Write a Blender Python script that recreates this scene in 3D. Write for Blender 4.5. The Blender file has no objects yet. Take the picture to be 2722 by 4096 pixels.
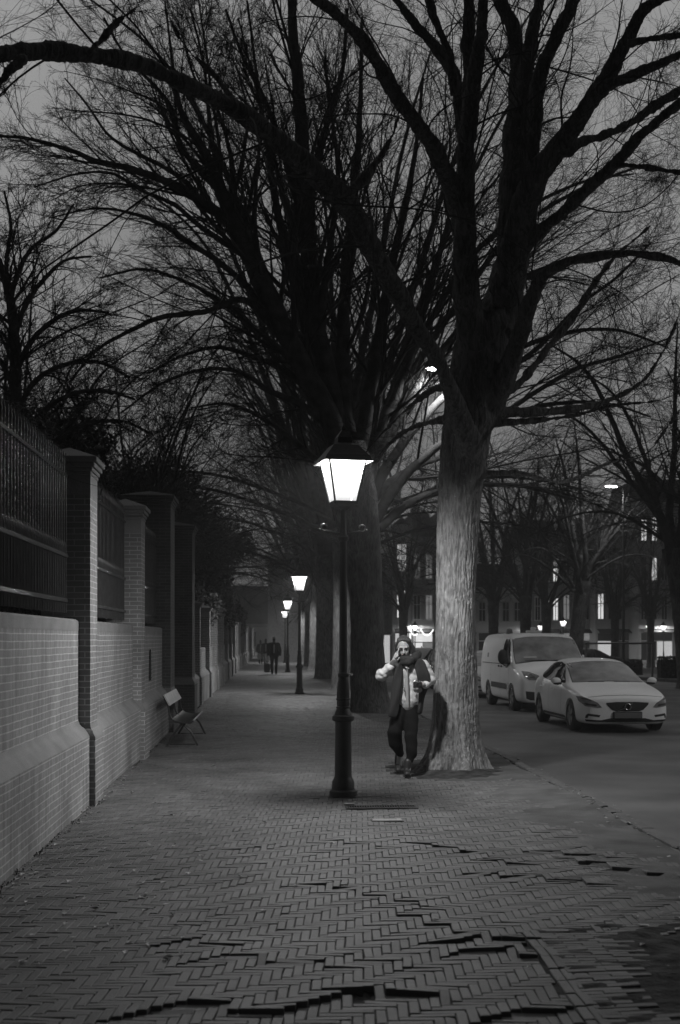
import bpy, bmesh, math, random
import numpy as np
from mathutils import Vector, Matrix
from mathutils.bvhtree import BVHTree
from mathutils.geometry import delaunay_2d_cdt

C = bpy.context.scene.collection
SC = bpy.context.scene
RNG = np.random.default_rng(11)
random.seed(5)
PI = math.pi

# ------------------------------------------------------------------ camera, sky, light, exposure
CAM_H = 1.7
YAW = math.radians(3.045)
FV, CX, HZ = 2880.0, 784.0, 1472.0           # focal length, centre column and horizon in photo-view pixels
cam_d = bpy.data.cameras.new("camera")
cam = bpy.data.objects.new("camera", cam_d); C.objects.link(cam)
cam.location = (0, 0, CAM_H)
cam.rotation_euler = (math.radians(90), 0, -YAW)
cam_d.sensor_fit = 'HORIZONTAL'; cam_d.sensor_width = 36
cam_d.lens = 36 * 5000 / 2722
cam_d.shift_y = 507.5 / 2722
cam_d.clip_start = 0.1; cam_d.clip_end = 3000
cam_d.dof.use_dof = True; cam_d.dof.focus_distance = 14.5; cam_d.dof.aperture_fstop = 5.0
SC.camera = cam

SC.view_settings.view_transform = 'Standard'
SC.view_settings.look = 'None'
SC.view_settings.exposure = 0.0
SC.view_settings.gamma = 1.0
SC.render.engine = 'CYCLES'
SC.cycles.use_denoising = True
SC.cycles.max_bounces = 5
SC.cycles.diffuse_bounces = 3
SC.cycles.transparent_max_bounces = 12
SC.cycles.sample_clamp_indirect = 4.0

SKY_EL, SKY_ROT = math.radians(3.0), math.radians(250)
world = bpy.data.worlds.new("World"); SC.world = world
world.use_nodes = True
nt = world.node_tree; nt.nodes.clear()
wo = nt.nodes.new('ShaderNodeOutputWorld'); bg = nt.nodes.new('ShaderNodeBackground')
sky = nt.nodes.new('ShaderNodeTexSky'); sky.sky_type = 'NISHITA'; sky.sun_disc = False
sky.sun_elevation = SKY_EL; sky.sun_rotation = SKY_ROT; sky.air_density = 1.5; sky.dust_density = 4.0
bw = nt.nodes.new('ShaderNodeRGBToBW'); nt.links.new(sky.outputs[0], bw.inputs[0])
tc = nt.nodes.new('ShaderNodeTexCoord')
cl = nt.nodes.new('ShaderNodeTexNoise'); cl.inputs['Scale'].default_value = 2.2; cl.inputs['Detail'].default_value = 3
nt.links.new(tc.outputs['Generated'], cl.inputs['Vector'])
mr = nt.nodes.new('ShaderNodeMapRange'); mr.inputs['From Min'].default_value = 0.3; mr.inputs['From Max'].default_value = 0.7
mr.inputs['To Min'].default_value = 0.74; mr.inputs['To Max'].default_value = 1.2
nt.links.new(cl.outputs['Fac'], mr.inputs['Value'])
# overcast deck: even grey brighter overhead, with the low-sun sky glowing through it
sx = nt.nodes.new('ShaderNodeSeparateXYZ'); nt.links.new(tc.outputs['Generated'], sx.inputs[0])
ov = nt.nodes.new('ShaderNodeMapRange'); ov.inputs['From Min'].default_value = 0.0; ov.inputs['From Max'].default_value = 0.55
ov.inputs['To Min'].default_value = 0.85; ov.inputs['To Max'].default_value = 1.75
nt.links.new(sx.outputs['Z'], ov.inputs['Value'])
ad = nt.nodes.new('ShaderNodeMath'); ad.operation = 'ADD'
ms = nt.nodes.new('ShaderNodeMath'); ms.operation = 'MULTIPLY'; ms.inputs[1].default_value = 0.35
nt.links.new(bw.outputs[0], ms.inputs[0])
nt.links.new(ms.outputs[0], ad.inputs[0]); nt.links.new(ov.outputs[0], ad.inputs[1])
mu = nt.nodes.new('ShaderNodeMath'); mu.operation = 'MULTIPLY'
nt.links.new(ad.outputs[0], mu.inputs[0]); nt.links.new(mr.outputs[0], mu.inputs[1])
# the last daylight is ahead, above the street; the sky behind and overhead is already dark
dy = nt.nodes.new('ShaderNodeMapRange'); dy.inputs['From Min'].default_value = .0; dy.inputs['From Max'].default_value = .8
dy.inputs['To Min'].default_value = 0.06; dy.inputs['To Max'].default_value = 1.0
zy = nt.nodes.new('ShaderNodeMath'); zy.operation = 'MULTIPLY_ADD'; zy.inputs[1].default_value = .25
nt.links.new(sx.outputs['Z'], zy.inputs[0]); nt.links.new(sx.outputs['Y'], zy.inputs[2])
nt.links.new(zy.outputs[0], dy.inputs['Value'])
mv = nt.nodes.new('ShaderNodeMath'); mv.operation = 'MULTIPLY'
nt.links.new(mu.outputs[0], mv.inputs[0]); nt.links.new(dy.outputs[0], mv.inputs[1])
nt.links.new(mv.outputs[0], bg.inputs['Color'])
bg.inputs['Strength'].default_value = 0.165
nt.links.new(bg.outputs[0], wo.inputs['Surface'])

sun_d = bpy.data.lights.new("sun", 'SUN'); sun_d.energy = 0.03; sun_d.angle = math.radians(20)
sun_d.color = (1, 1, 1)
sun = bpy.data.objects.new("sun", sun_d); C.objects.link(sun)
sun.rotation_euler = (math.radians(60), 0, math.radians(120))

LAMP_W = 640.0        # each street lantern
TALL_W = 1500.0       # each tall road lamp head

# ------------------------------------------------------------------ helpers
def P(x, y, D):
    """world point seen at photo-view pixel (x, y) at forward depth D"""
    xc = (x - CX) / FV * D
    z = CAM_H - (y - HZ) / FV * D
    return (xc * math.cos(YAW) + D * math.sin(YAW), D * math.cos(YAW) - xc * math.sin(YAW), z)

def G(x, y, h=CAM_H):
    """ground point under photo-view pixel (x, y)"""
    return P(x, y, h * FV / (y - HZ))

def smooth(t):
    t = min(1, max(0, t)); return t * t * (3 - 2 * t)

def gz(x, y):
    if x < 3.3: return 0.0
    z = -0.10 - 0.65 * smooth((y - 35) / 75)
    if x > 17.45: z += 0.12
    return z

def tag(o, label=None, cat=None, group=None, kind=None):
    if label: o['label'] = label
    if cat: o['category'] = cat
    if group: o['group'] = group
    if kind: o['kind'] = kind
    return o

def empty(name, loc=(0, 0, 0), rz=0, label=None, cat=None, group=None):
    o = bpy.data.objects.new(name, None); C.objects.link(o)
    o.location = loc; o.rotation_euler = (0, 0, rz); o.empty_display_size = 0.2
    return tag(o, label, cat, group)

def link_mesh(name, me, m, parent=None):
    o = bpy.data.objects.new(name, me); C.objects.link(o)
    if m and not me.materials: me.materials.append(m)
    if parent: o.parent = parent
    return o

def np_mesh(name, V, Q, smooth_shade=True):
    """fast mesh from numpy verts and a quad array"""
    me = bpy.data.meshes.new(name)
    n, k = Q.shape
    me.vertices.add(len(V)); me.vertices.foreach_set('co', np.ascontiguousarray(V, dtype=np.float32).ravel())
    me.loops.add(n * k); me.loops.foreach_set('vertex_index', np.ascontiguousarray(Q, dtype=np.int32).ravel())
    me.polygons.add(n)
    me.polygons.foreach_set('loop_start', np.arange(0, n * k, k, dtype=np.int32))
    me.polygons.foreach_set('loop_total', np.full(n, k, dtype=np.int32))
    me.polygons.foreach_set('use_smooth', np.full(n, smooth_shade, dtype=bool))
    me.update(calc_edges=True)
    return me

class MB:
    """collects shapes into one mesh"""
    def __init__(s): s.v = []; s.f = []
    def add(s, verts, faces):
        o = len(s.v); s.v += [tuple(v) for v in verts]; s.f += [tuple(i + o for i in f) for f in faces]; return s
    def box(s, x0, x1, y0, y1, z0, z1, b=0.0):
        if b <= 0:
            return s.add([(x0,y0,z0),(x1,y0,z0),(x1,y1,z0),(x0,y1,z0),(x0,y0,z1),(x1,y0,z1),(x1,y1,z1),(x0,y1,z1)],
                  [(0,3,2,1),(4,5,6,7),(0,1,5,4),(1,2,6,5),(2,3,7,6),(3,0,4,7)])
        bm = bmesh.new(); bmesh.ops.create_cube(bm, size=1.0)
        for v in bm.verts:
            v.co = ((x0+x1)/2 + v.co.x*(x1-x0), (y0+y1)/2 + v.co.y*(y1-y0), (z0+z1)/2 + v.co.z*(z1-z0))
        bmesh.ops.bevel(bm, geom=bm.edges[:], offset=b, segments=1, affect='EDGES')
        bm.verts.index_update()
        s.add([v.co[:] for v in bm.verts], [[v.index for v in f.verts] for f in bm.faces]); bm.free(); return s
    def tube(s, pts, r, n=10, cap=True):
        pts = [Vector(p) for p in pts]; rs = r if isinstance(r, (list, tuple)) else [r]*len(pts)
        vs, fs = [], []
        t0 = (pts[1]-pts[0]).normalized(); ref = Vector((0,0,1)) if abs(t0.z) < .9 else Vector((1,0,0))
        u = t0.cross(ref).normalized()
        for i, p in enumerate(pts):
            t = (pts[min(i+1, len(pts)-1)] - pts[max(i-1, 0)]).normalized()
            u = (u - t*u.dot(t)).normalized(); w = t.cross(u)
            for k in range(n):
                a = 2*PI*k/n; vs.append(p + (u*math.cos(a) + w*math.sin(a))*rs[i])
        for i in range(len(pts)-1):
            for k in range(n):
                a, b = i*n+k, i*n+(k+1)%n; fs.append((a, b, b+n, a+n))
        if cap: fs.append(tuple(range(n-1, -1, -1))); fs.append(tuple(range((len(pts)-1)*n, len(pts)*n)))
        return s.add(vs, fs)
    def lathe(s, prof, n=24, c=(0,0), sq=False):
        vs, fs = [], []
        for (r, z) in prof:
            for k in range(n):
                a = 2*PI*(k+.5)/n; q = 1/max(abs(math.cos(a)), abs(math.sin(a))) if sq else 1
                vs.append((c[0]+r*q*math.cos(a), c[1]+r*q*math.sin(a), z))
        for i in range(len(prof)-1):
            for k in range(n):
                a, b = i*n+k, i*n+(k+1)%n; fs.append((a, b, b+n, a+n))
        fs.append(tuple(range(n-1, -1, -1))); fs.append(tuple(range((len(prof)-1)*n, len(prof)*n)))
        return s.add(vs, fs)
    def prism(s, prof, y0, y1):
        """closed (x,z) profile swept along y"""
        n = len(prof); vs = [(x, y0, z) for x, z in prof] + [(x, y1, z) for x, z in prof]
        fs = [(i, (i+1)%n, (i+1)%n+n, i+n) for i in range(n)] + [tuple(range(n-1,-1,-1)), tuple(range(n, 2*n))]
        return s.add(vs, fs)
    def ball(s, c, r, sc=(1,1,1), n=12):
        vs, fs = [], []; m = n//2
        for i in range(m+1):
            th = PI*i/m
            for k in range(n):
                a = 2*PI*k/n; vs.append((c[0]+r*sc[0]*math.sin(th)*math.cos(a), c[1]+r*sc[1]*math.sin(th)*math.sin(a), c[2]+r*sc[2]*math.cos(th)))
        for i in range(m):
            for k in range(n):
                a, b = i*n+k, i*n+(k+1)%n; fs.append((a, a+n, b+n, b))
        return s.add(vs, fs)
    def build(s, name, m, parent=None, shade=None, loc=None):
        me = bpy.data.meshes.new(name); me.from_pydata(s.v, [], s.f); me.validate()
        bm = bmesh.new(); bm.from_mesh(me); bmesh.ops.recalc_face_normals(bm, faces=bm.faces); bm.to_mesh(me); bm.free()
        if shade is not None:
            for p in me.polygons: p.use_smooth = True
            if shade > 0: me.set_sharp_from_angle(angle=math.radians(shade))
        o = link_mesh(name, me, m, parent)
        if loc: o.location = loc
        return o

def bake(o):
    """apply an object's modifiers"""
    dg = bpy.context.evaluated_depsgraph_get()
    me = bpy.data.meshes.new_from_object(o.evaluated_get(dg)); o.modifiers.clear(); o.data = me; return o

def copy_tree(o, parent=None):
    c = o.copy(); C.objects.link(c); c.parent = parent
    for ch in list(o.children): copy_tree(ch, c)
    return c

# ------------------------------------------------------------------ materials (the photograph is black and white: every colour is a grey)
def mat(name, v, rough=0.7, metal=0.0, noise=0.0, nscale=6.0, bump=0.0, bscale=30.0, spec=0.5, coat=0.0, stretch=(1,1,1)):
    m = bpy.data.materials.new(name); m.use_nodes = True; t = m.node_tree; b = t.nodes['Principled BSDF']
    b.inputs['Base Color'].default_value = (v, v, v, 1); b.inputs['Roughness'].default_value = rough
    b.inputs['Metallic'].default_value = metal; b.inputs['Specular IOR Level'].default_value = spec
    b.inputs['Coat Weight'].default_value = coat
    if noise or bump:
        tc = t.nodes.new('ShaderNodeTexCoord'); mp = t.nodes.new('ShaderNodeMapping')
        mp.inputs['Scale'].default_value = stretch; t.links.new(tc.outputs['Object'], mp.inputs[0])
    if noise:
        n = t.nodes.new('ShaderNodeTexNoise'); n.inputs['Scale'].default_value = nscale; n.inputs['Detail'].default_value = 6
        t.links.new(mp.outputs[0], n.inputs['Vector'])
        r = t.nodes.new('ShaderNodeMapRange'); r.inputs['From Min'].default_value = .25; r.inputs['From Max'].default_value = .75
        r.inputs['To Min'].default_value = v*(1-noise); r.inputs['To Max'].default_value = v*(1+noise)
        t.links.new(n.outputs['Fac'], r.inputs['Value']); t.links.new(r.outputs[0], b.inputs['Base Color'])
    if bump:
        n2 = t.nodes.new('ShaderNodeTexNoise'); n2.inputs['Scale'].default_value = bscale; n2.inputs['Detail'].default_value = 5
        t.links.new(mp.outputs[0], n2.inputs['Vector'])
        bp = t.nodes.new('ShaderNodeBump'); bp.inputs['Strength'].default_value = bump; bp.inputs['Distance'].default_value = .02
        t.links.new(n2.outputs['Fac'], bp.inputs['Height']); t.links.new(bp.outputs[0], b.inputs['Normal'])
    return m

def emit(name, s, v=1.0):
    m = bpy.data.materials.new(name); m.use_nodes = True; b = m.node_tree.nodes['Principled BSDF']
    b.inputs['Base Color'].default_value = (.3,.3,.3,1); b.inputs['Emission Color'].default_value = (v,v,v,1)
    b.inputs['Emission Strength'].default_value = s; return m

def brick_mat(name, v, mortar, w=0.215, h=0.0625, ms=0.006, rough=.8, var=.25, bump=.4, scale_dirt=True):
    m = bpy.data.materials.new(name); m.use_nodes = True; t = m.node_tree; N = t.nodes; L = t.links; b = N['Principled BSDF']
    b.inputs['Roughness'].default_value = rough
    tc = N.new('ShaderNodeTexCoord'); sp = N.new('ShaderNodeSeparateXYZ'); L.new(tc.outputs['Object'], sp.inputs[0])
    ge = N.new('ShaderNodeNewGeometry'); sn = N.new('ShaderNodeSeparateXYZ'); L.new(ge.outputs['True Normal'], sn.inputs[0])
    ab = N.new('ShaderNodeMath'); ab.operation = 'ABSOLUTE'; L.new(sn.outputs['X'], ab.inputs[0])
    gt = N.new('ShaderNodeMath'); gt.operation = 'GREATER_THAN'; L.new(ab.outputs[0], gt.inputs[0]); gt.inputs[1].default_value = .6
    mx = N.new('ShaderNodeMix'); mx.data_type = 'FLOAT'; L.new(gt.outputs[0], mx.inputs[0]); L.new(sp.outputs['X'], mx.inputs[2]); L.new(sp.outputs['Y'], mx.inputs[3])
    # courses waver a little
    wn = N.new('ShaderNodeTexNoise'); wn.inputs['Scale'].default_value = 2.5; L.new(tc.outputs['Object'], wn.inputs['Vector'])
    ws = N.new('ShaderNodeMath'); ws.operation = 'MULTIPLY_ADD'; ws.inputs[1].default_value = .012; L.new(wn.outputs['Fac'], ws.inputs[0]); L.new(sp.outputs['Z'], ws.inputs[2])
    cb = N.new('ShaderNodeCombineXYZ'); L.new(mx.outputs[0], cb.inputs[0]); L.new(ws.outputs[0], cb.inputs[1])
    br = N.new('ShaderNodeTexBrick'); L.new(cb.outputs[0], br.inputs['Vector'])
    br.inputs['Scale'].default_value = 1; br.inputs['Brick Width'].default_value = w; br.inputs['Row Height'].default_value = h
    br.inputs['Mortar Size'].default_value = ms; br.inputs['Mortar Smooth'].default_value = .3
    br.inputs['Color1'].default_value = (v*(1-var),)*3+(1,); br.inputs['Color2'].default_value = (v*(1+var),)*3+(1,); br.inputs['Mortar'].default_value = (mortar,)*3+(1,)
    n = N.new('ShaderNodeTexNoise'); n.inputs['Scale'].default_value = 1.3; n.inputs['Detail'].default_value = 8; L.new(tc.outputs['Object'], n.inputs['Vector'])
    mp = N.new('ShaderNodeMapping'); mp.inputs['Scale'].default_value = (1,6,.8); L.new(tc.outputs['Object'], mp.inputs[0])
    n3 = N.new('ShaderNodeTexNoise'); n3.inputs['Scale'].default_value = 2; n3.inputs['Detail'].default_value = 6; L.new(mp.outputs[0], n3.inputs['Vector'])
    r = N.new('ShaderNodeMapRange'); r.inputs['From Min'].default_value=.3; r.inputs['From Max'].default_value=.7; r.inputs['To Min'].default_value=.72; r.inputs['To Max'].default_value=1.2; L.new(n.outputs['Fac'], r.inputs['Value'])
    r3 = N.new('ShaderNodeMapRange'); r3.inputs['From Min'].default_value=.3; r3.inputs['From Max'].default_value=.7; r3.inputs['To Min'].default_value=.70; r3.inputs['To Max'].default_value=1.15; L.new(n3.outputs['Fac'], r3.inputs['Value'])
    m1 = N.new('ShaderNodeMath'); m1.operation='MULTIPLY'; L.new(r.outputs[0], m1.inputs[0]); L.new(r3.outputs[0], m1.inputs[1])
    vm = N.new('ShaderNodeVectorMath'); vm.operation='SCALE'; L.new(br.outputs['Color'], vm.inputs[0]); L.new(m1.outputs[0], vm.inputs['Scale'])
    L.new(vm.outputs[0], b.inputs['Base Color'])
    n2 = N.new('ShaderNodeTexNoise'); n2.inputs['Scale'].default_value = 60; n2.inputs['Detail'].default_value = 4; L.new(tc.outputs['Object'], n2.inputs['Vector'])
    sb = N.new('ShaderNodeMath'); sb.operation='MULTIPLY_ADD'; sb.inputs[1].default_value = .25; L.new(n2.outputs['Fac'], sb.inputs[0])
    iv = N.new('ShaderNodeMath'); iv.operation='SUBTRACT'; iv.inputs[0].default_value = 1; L.new(br.outputs['Fac'], iv.inputs[1]); L.new(iv.outputs[0], sb.inputs[2])
    bp = N.new('ShaderNodeBump'); bp.inputs['Strength'].default_value = bump; bp.inputs['Distance'].default_value = .008
    L.new(sb.outputs[0], bp.inputs['Height']); L.new(bp.outputs[0], b.inputs['Normal'])
    return m

def bark_mat(name, v, lich=0.0, lit_stem=False):
    m = bpy.data.materials.new(name); m.use_nodes = True; t = m.node_tree; N = t.nodes; L = t.links; b = N['Principled BSDF']
    b.inputs['Roughness'].default_value = .9; b.inputs['Specular IOR Level'].default_value = .2
    tc = N.new('ShaderNodeTexCoord'); mp = N.new('ShaderNodeMapping'); mp.inputs['Scale'].default_value = (1,1,.2); L.new(tc.outputs['Object'], mp.inputs[0])
    n = N.new('ShaderNodeTexNoise'); n.inputs['Scale'].default_value = 22; n.inputs['Detail'].default_value = 7; n.inputs['Distortion'].default_value=1.2; L.new(mp.outputs[0], n.inputs['Vector'])
    r = N.new('ShaderNodeMapRange'); r.inputs['From Min'].default_value=.36; r.inputs['From Max'].default_value=.6; r.inputs['To Min'].default_value=v*.5; r.inputs['To Max'].default_value=v*1.15; L.new(n.outputs['Fac'], r.inputs['Value'])
    out = r.outputs[0]
    if lich:
        n4 = N.new('ShaderNodeTexNoise'); n4.inputs['Scale'].default_value = 22; n4.inputs['Detail'].default_value=3; L.new(tc.outputs['Object'], n4.inputs['Vector'])
        r4 = N.new('ShaderNodeMapRange'); r4.inputs['From Min'].default_value=.66; r4.inputs['From Max'].default_value=.72; r4.inputs['To Min'].default_value=0; r4.inputs['To Max'].default_value=lich; L.new(n4.outputs['Fac'], r4.inputs['Value'])
        a = N.new('ShaderNodeMath'); a.operation='ADD'; L.new(out, a.inputs[0]); L.new(r4.outputs[0], a.inputs[1]); out = a.outputs[0]
    nb = N.new('ShaderNodeTexNoise'); nb.inputs['Scale'].default_value = 2.6; nb.inputs['Detail'].default_value = 5; L.new(tc.outputs['Object'], nb.inputs['Vector'])
    rb = N.new('ShaderNodeMapRange'); rb.inputs['From Min'].default_value=.3; rb.inputs['From Max'].default_value=.7; rb.inputs['To Min'].default_value=.62; rb.inputs['To Max'].default_value=1.2; L.new(nb.outputs['Fac'], rb.inputs['Value'])
    mb = N.new('ShaderNodeMath'); mb.operation='MULTIPLY'; L.new(out, mb.inputs[0]); L.new(rb.outputs[0], mb.inputs[1]); out = mb.outputs[0]
    if lit_stem:   # lamplight put into the bark colour: stem paler low down, darker above
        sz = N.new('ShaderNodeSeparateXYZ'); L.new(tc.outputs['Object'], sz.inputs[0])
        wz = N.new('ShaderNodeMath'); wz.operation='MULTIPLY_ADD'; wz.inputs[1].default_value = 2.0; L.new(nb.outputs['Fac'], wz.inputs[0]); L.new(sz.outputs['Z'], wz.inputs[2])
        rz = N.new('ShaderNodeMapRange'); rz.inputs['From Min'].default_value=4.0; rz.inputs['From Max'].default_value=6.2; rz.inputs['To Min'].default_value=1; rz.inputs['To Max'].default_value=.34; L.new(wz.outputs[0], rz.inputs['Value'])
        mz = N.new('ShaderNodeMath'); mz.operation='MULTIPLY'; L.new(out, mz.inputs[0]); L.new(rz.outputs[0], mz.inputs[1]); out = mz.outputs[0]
    L.new(out, b.inputs['Base Color'])
    bp = N.new('ShaderNodeBump'); bp.inputs['Strength'].default_value=.8; bp.inputs['Distance'].default_value=.03; L.new(n.outputs['Fac'], bp.inputs['Height']); L.new(bp.outputs[0], b.inputs['Normal'])
    return m

M = {}
M['iron'] = mat('black_iron', .035, rough=.22, noise=.3, bump=.15, bscale=80)
M['iron_old'] = mat('painted_iron', .014, rough=.5, noise=.3, bump=.2)
M['wallbrick'] = brick_mat('wall_brick', .24, .44, var=.06, ms=.006)
M['pierbrick'] = brick_mat('pier_brick', .20, .42, h=.0605, var=.10)
M['gatebrick'] = brick_mat('gate_brick', .075, .13, h=.0605, var=.15)
M['stone'] = mat('coping_stone', .18, rough=.8, noise=.25, nscale=3, bump=.3, bscale=50)
M['bark'] = bark_mat('elm_bark', .13, .03)
M['limb'] = mat('limb_bark', .07, rough=1, spec=.05, noise=.4, nscale=4, bump=.8, bscale=30)
M['twig'] = mat('twig_bark', .05, rough=.9, spec=.1)
M['twig_far'] = mat('far_twig_bark', .06, rough=1, spec=.05)
M['soil'] = mat('soil', .05, rough=1, noise=.6, nscale=8, bump=1.0, bscale=25, spec=.1)
M['dirt'] = mat('sandy_dirt', .115, rough=1, noise=.4, nscale=2.5, bump=.7, bscale=60, spec=.1)
M['asphalt'] = mat('asphalt', .10, rough=.75, noise=.5, nscale=.7, bump=.5, bscale=120)
M['kerb'] = mat('kerb_stone', .09, rough=.8, noise=.3, nscale=4, bump=.4, bscale=60)
M['grassy'] = mat('park_lawn', .04, rough=1, noise=.5, nscale=3, bump=1, bscale=20)
M['paint_white'] = mat('white_car_paint', .82, rough=.4, spec=.4, coat=.3, noise=.04, nscale=2)
M['paint_silver'] = mat('silver_car_paint', .42, rough=.3, metal=.3, coat=.5)
M['paint_dark'] = mat('dark_car_paint', .03, rough=.25, coat=.7)
M['glass'] = mat('car_glass', .02, rough=.04, spec=.8, coat=.3)
M['reflection_tint'] = mat('windscreen_glass', .27, rough=.12, spec=.6, noise=.5, nscale=2.6)  # pale mottled base colour stands in for branches reflected in the windscreen
M['plastic'] = mat('black_plastic', .018, rough=.55)
M['rubber'] = mat('tyre_rubber', .02, rough=.85)
M['rim'] = mat('alloy_rim', .30, rough=.35, metal=.6)
M['chrome'] = mat('chrome', .7, rough=.15, metal=1)
M['lens_clear'] = mat('headlight_lens', .22, rough=.12, coat=1.0, noise=.4, nscale=14)
M['plate'] = mat('number_plate', .13, rough=.5)
M['leaf'] = mat('dry_leaf', .30, rough=.6, noise=.5, nscale=30)
M['evergreen'] = mat('evergreen_leaf', .03, rough=.6, noise=.4, nscale=5)
# ------------------------------------------------------------------ ground
def grid_sheet(name, xs, ys, zf, m, kind='structure'):
    xs, ys = np.array(xs, float), np.array(ys, float)
    X, Y = np.meshgrid(xs, ys); Z = np.vectorize(zf)(X, Y)
    V = np.stack([X, Y, Z], -1).reshape(-1, 3); nx = len(xs)
    i = (np.arange(len(ys)-1)[:, None]*nx + np.arange(nx-1)[None]).ravel()
    o = link_mesh(name, np_mesh(name, V, np.stack([i, i+1, i+1+nx, i+nx], 1)), m)
    tag(o, kind=kind); return o

ysf = list(np.arange(-20, 140, 5.0)) + [150, 200, 300, 600, 1200]
grid_sheet('ground', [-800, -200, -60, -20, -8, -2.5, 0, 3.28, 3.3, 8, 14, 17.45, 17.5, 25, 60, 200, 800], ysf, lambda x, y: gz(x, y) - (.09 if x < 3.29 else .06), M['grassy'])
grid_sheet('road', [3.42, 6, 9, 13, 17.3], ysf[:-2], lambda x, y: gz(x, y), M['asphalt'])
grid_sheet('far_pavement', [17.62, 19, 21], ysf[:-2], lambda x, y: gz(18, y) + .004, mat('far_paving', .13, rough=.9, noise=.3, nscale=2))
grid_sheet('park_path', list(np.arange(21.01, 70, 6)), ysf[:-2], lambda x, y: gz(18, y) - .02, mat('park_gravel', .06, rough=1, noise=.4, nscale=1.0))
def kerb_line(name, x, w, zf, y0, y1):
    """kerb of separate worn stones, one mesh"""
    b = MB(); y = y0; r = random.Random(3)
    while y < y1:
        l = .98 if y < 60 else 4.98; dz = r.uniform(-.006, .006); dx = r.uniform(-.008, .008)
        z = zf(y)
        b.box(x+dx, x+w+dx, y, y+l, z-.2, z+dz, .012); y += l+.02
    o = b.build(name, M['kerb']); return tag(o, kind='structure')
kerb_line('kerb', 3.28, .12, lambda y: .008, 3, 150)
kerb_line('far_kerb', 17.45, .15, lambda y: gz(18, y) + .012, 20, 150)

# ridges where tree roots push the paving up: (photo points, lift in metres, reach in metres)
RIDGES = [([(680,2038),(790,2043),(850,2062),(940,2075),(975,2088)], .034, .5),
          ([(925,2102),(1000,2127),(1050,2152)], .036, .4),
          ([(1060,2170),(1120,2168),(1178,2172)], .045, .35),
          ([(400,2170),(450,2162),(512,2172)], .030, .3),
          ([(480,2207),(570,2196),(640,2217),(700,2210),(765,2222)], .034, .32),
          ([(850,2205),(960,2225)], .028, .3),
          ([(320,2345),(470,2312),(560,2332),(640,2345),(740,2300),(840,2282),(960,2292)], .045, .33),
          ([(980,1950),(1040,1957),(1095,1968)], .035, .5),
          ([(1140,1985),(1205,1992)], .03, .5), ([(1150,2018),(1260,2025),(1370,2038)], .04, .5),
          ([(775,1944),(860,1955)], .022, .4), ([(510,1962),(585,1958)], .02, .4),
          ([(1095,2195),(1160,2192),(1225,2215)], .045, .3), ([(1130,2350),(1260,2330)], .045, .3),
          ([(1260,1960),(1380,1968)], .04, .6), ([(1360,1985),(1568,2020)], .05, .6)]
RW = [([G(x, y)[:2] for x, y in pts], a*(.40 if a > .044 else .27), r*.5) for pts, a, r in RIDGES]

def heave(x, y):
    """height of the paving at x, y (numpy arrays): soft swell plus steps at the ridges"""
    h = .012*np.sin(x*1.3+y*.7) + .012*np.sin(x*.5-y*1.1+1) + .006*np.sin(3.1*x+2.3*y)
    t = np.zeros_like(x)
    for pts, a, reach in RW:
        best = np.full_like(x, 9.0); sg = np.zeros_like(x)
        for (x0, y0), (x1, y1) in zip(pts[:-1], pts[1:]):
            dx, dy = x1-x0, y1-y0; L2 = dx*dx+dy*dy
            u = np.clip(((x-x0)*dx+(y-y0)*dy)/L2, 0, 1)
            px, py = x-(x0+u*dx), y-(y0+u*dy); d = np.hypot(px, py)
            s = np.sign(dx*py - dy*px)
            m_ = d < best; best = np.where(m_, d, best); sg = np.where(m_, s, sg)
        far = sg > 0
        lift = np.where(far, a*np.exp(-(best/reach)**1.5), -.3*a*np.exp(-(best/.12)**2))
        h = h + lift; t = t + .6*np.exp(-(best/.13)**2)
    return h, t

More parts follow.
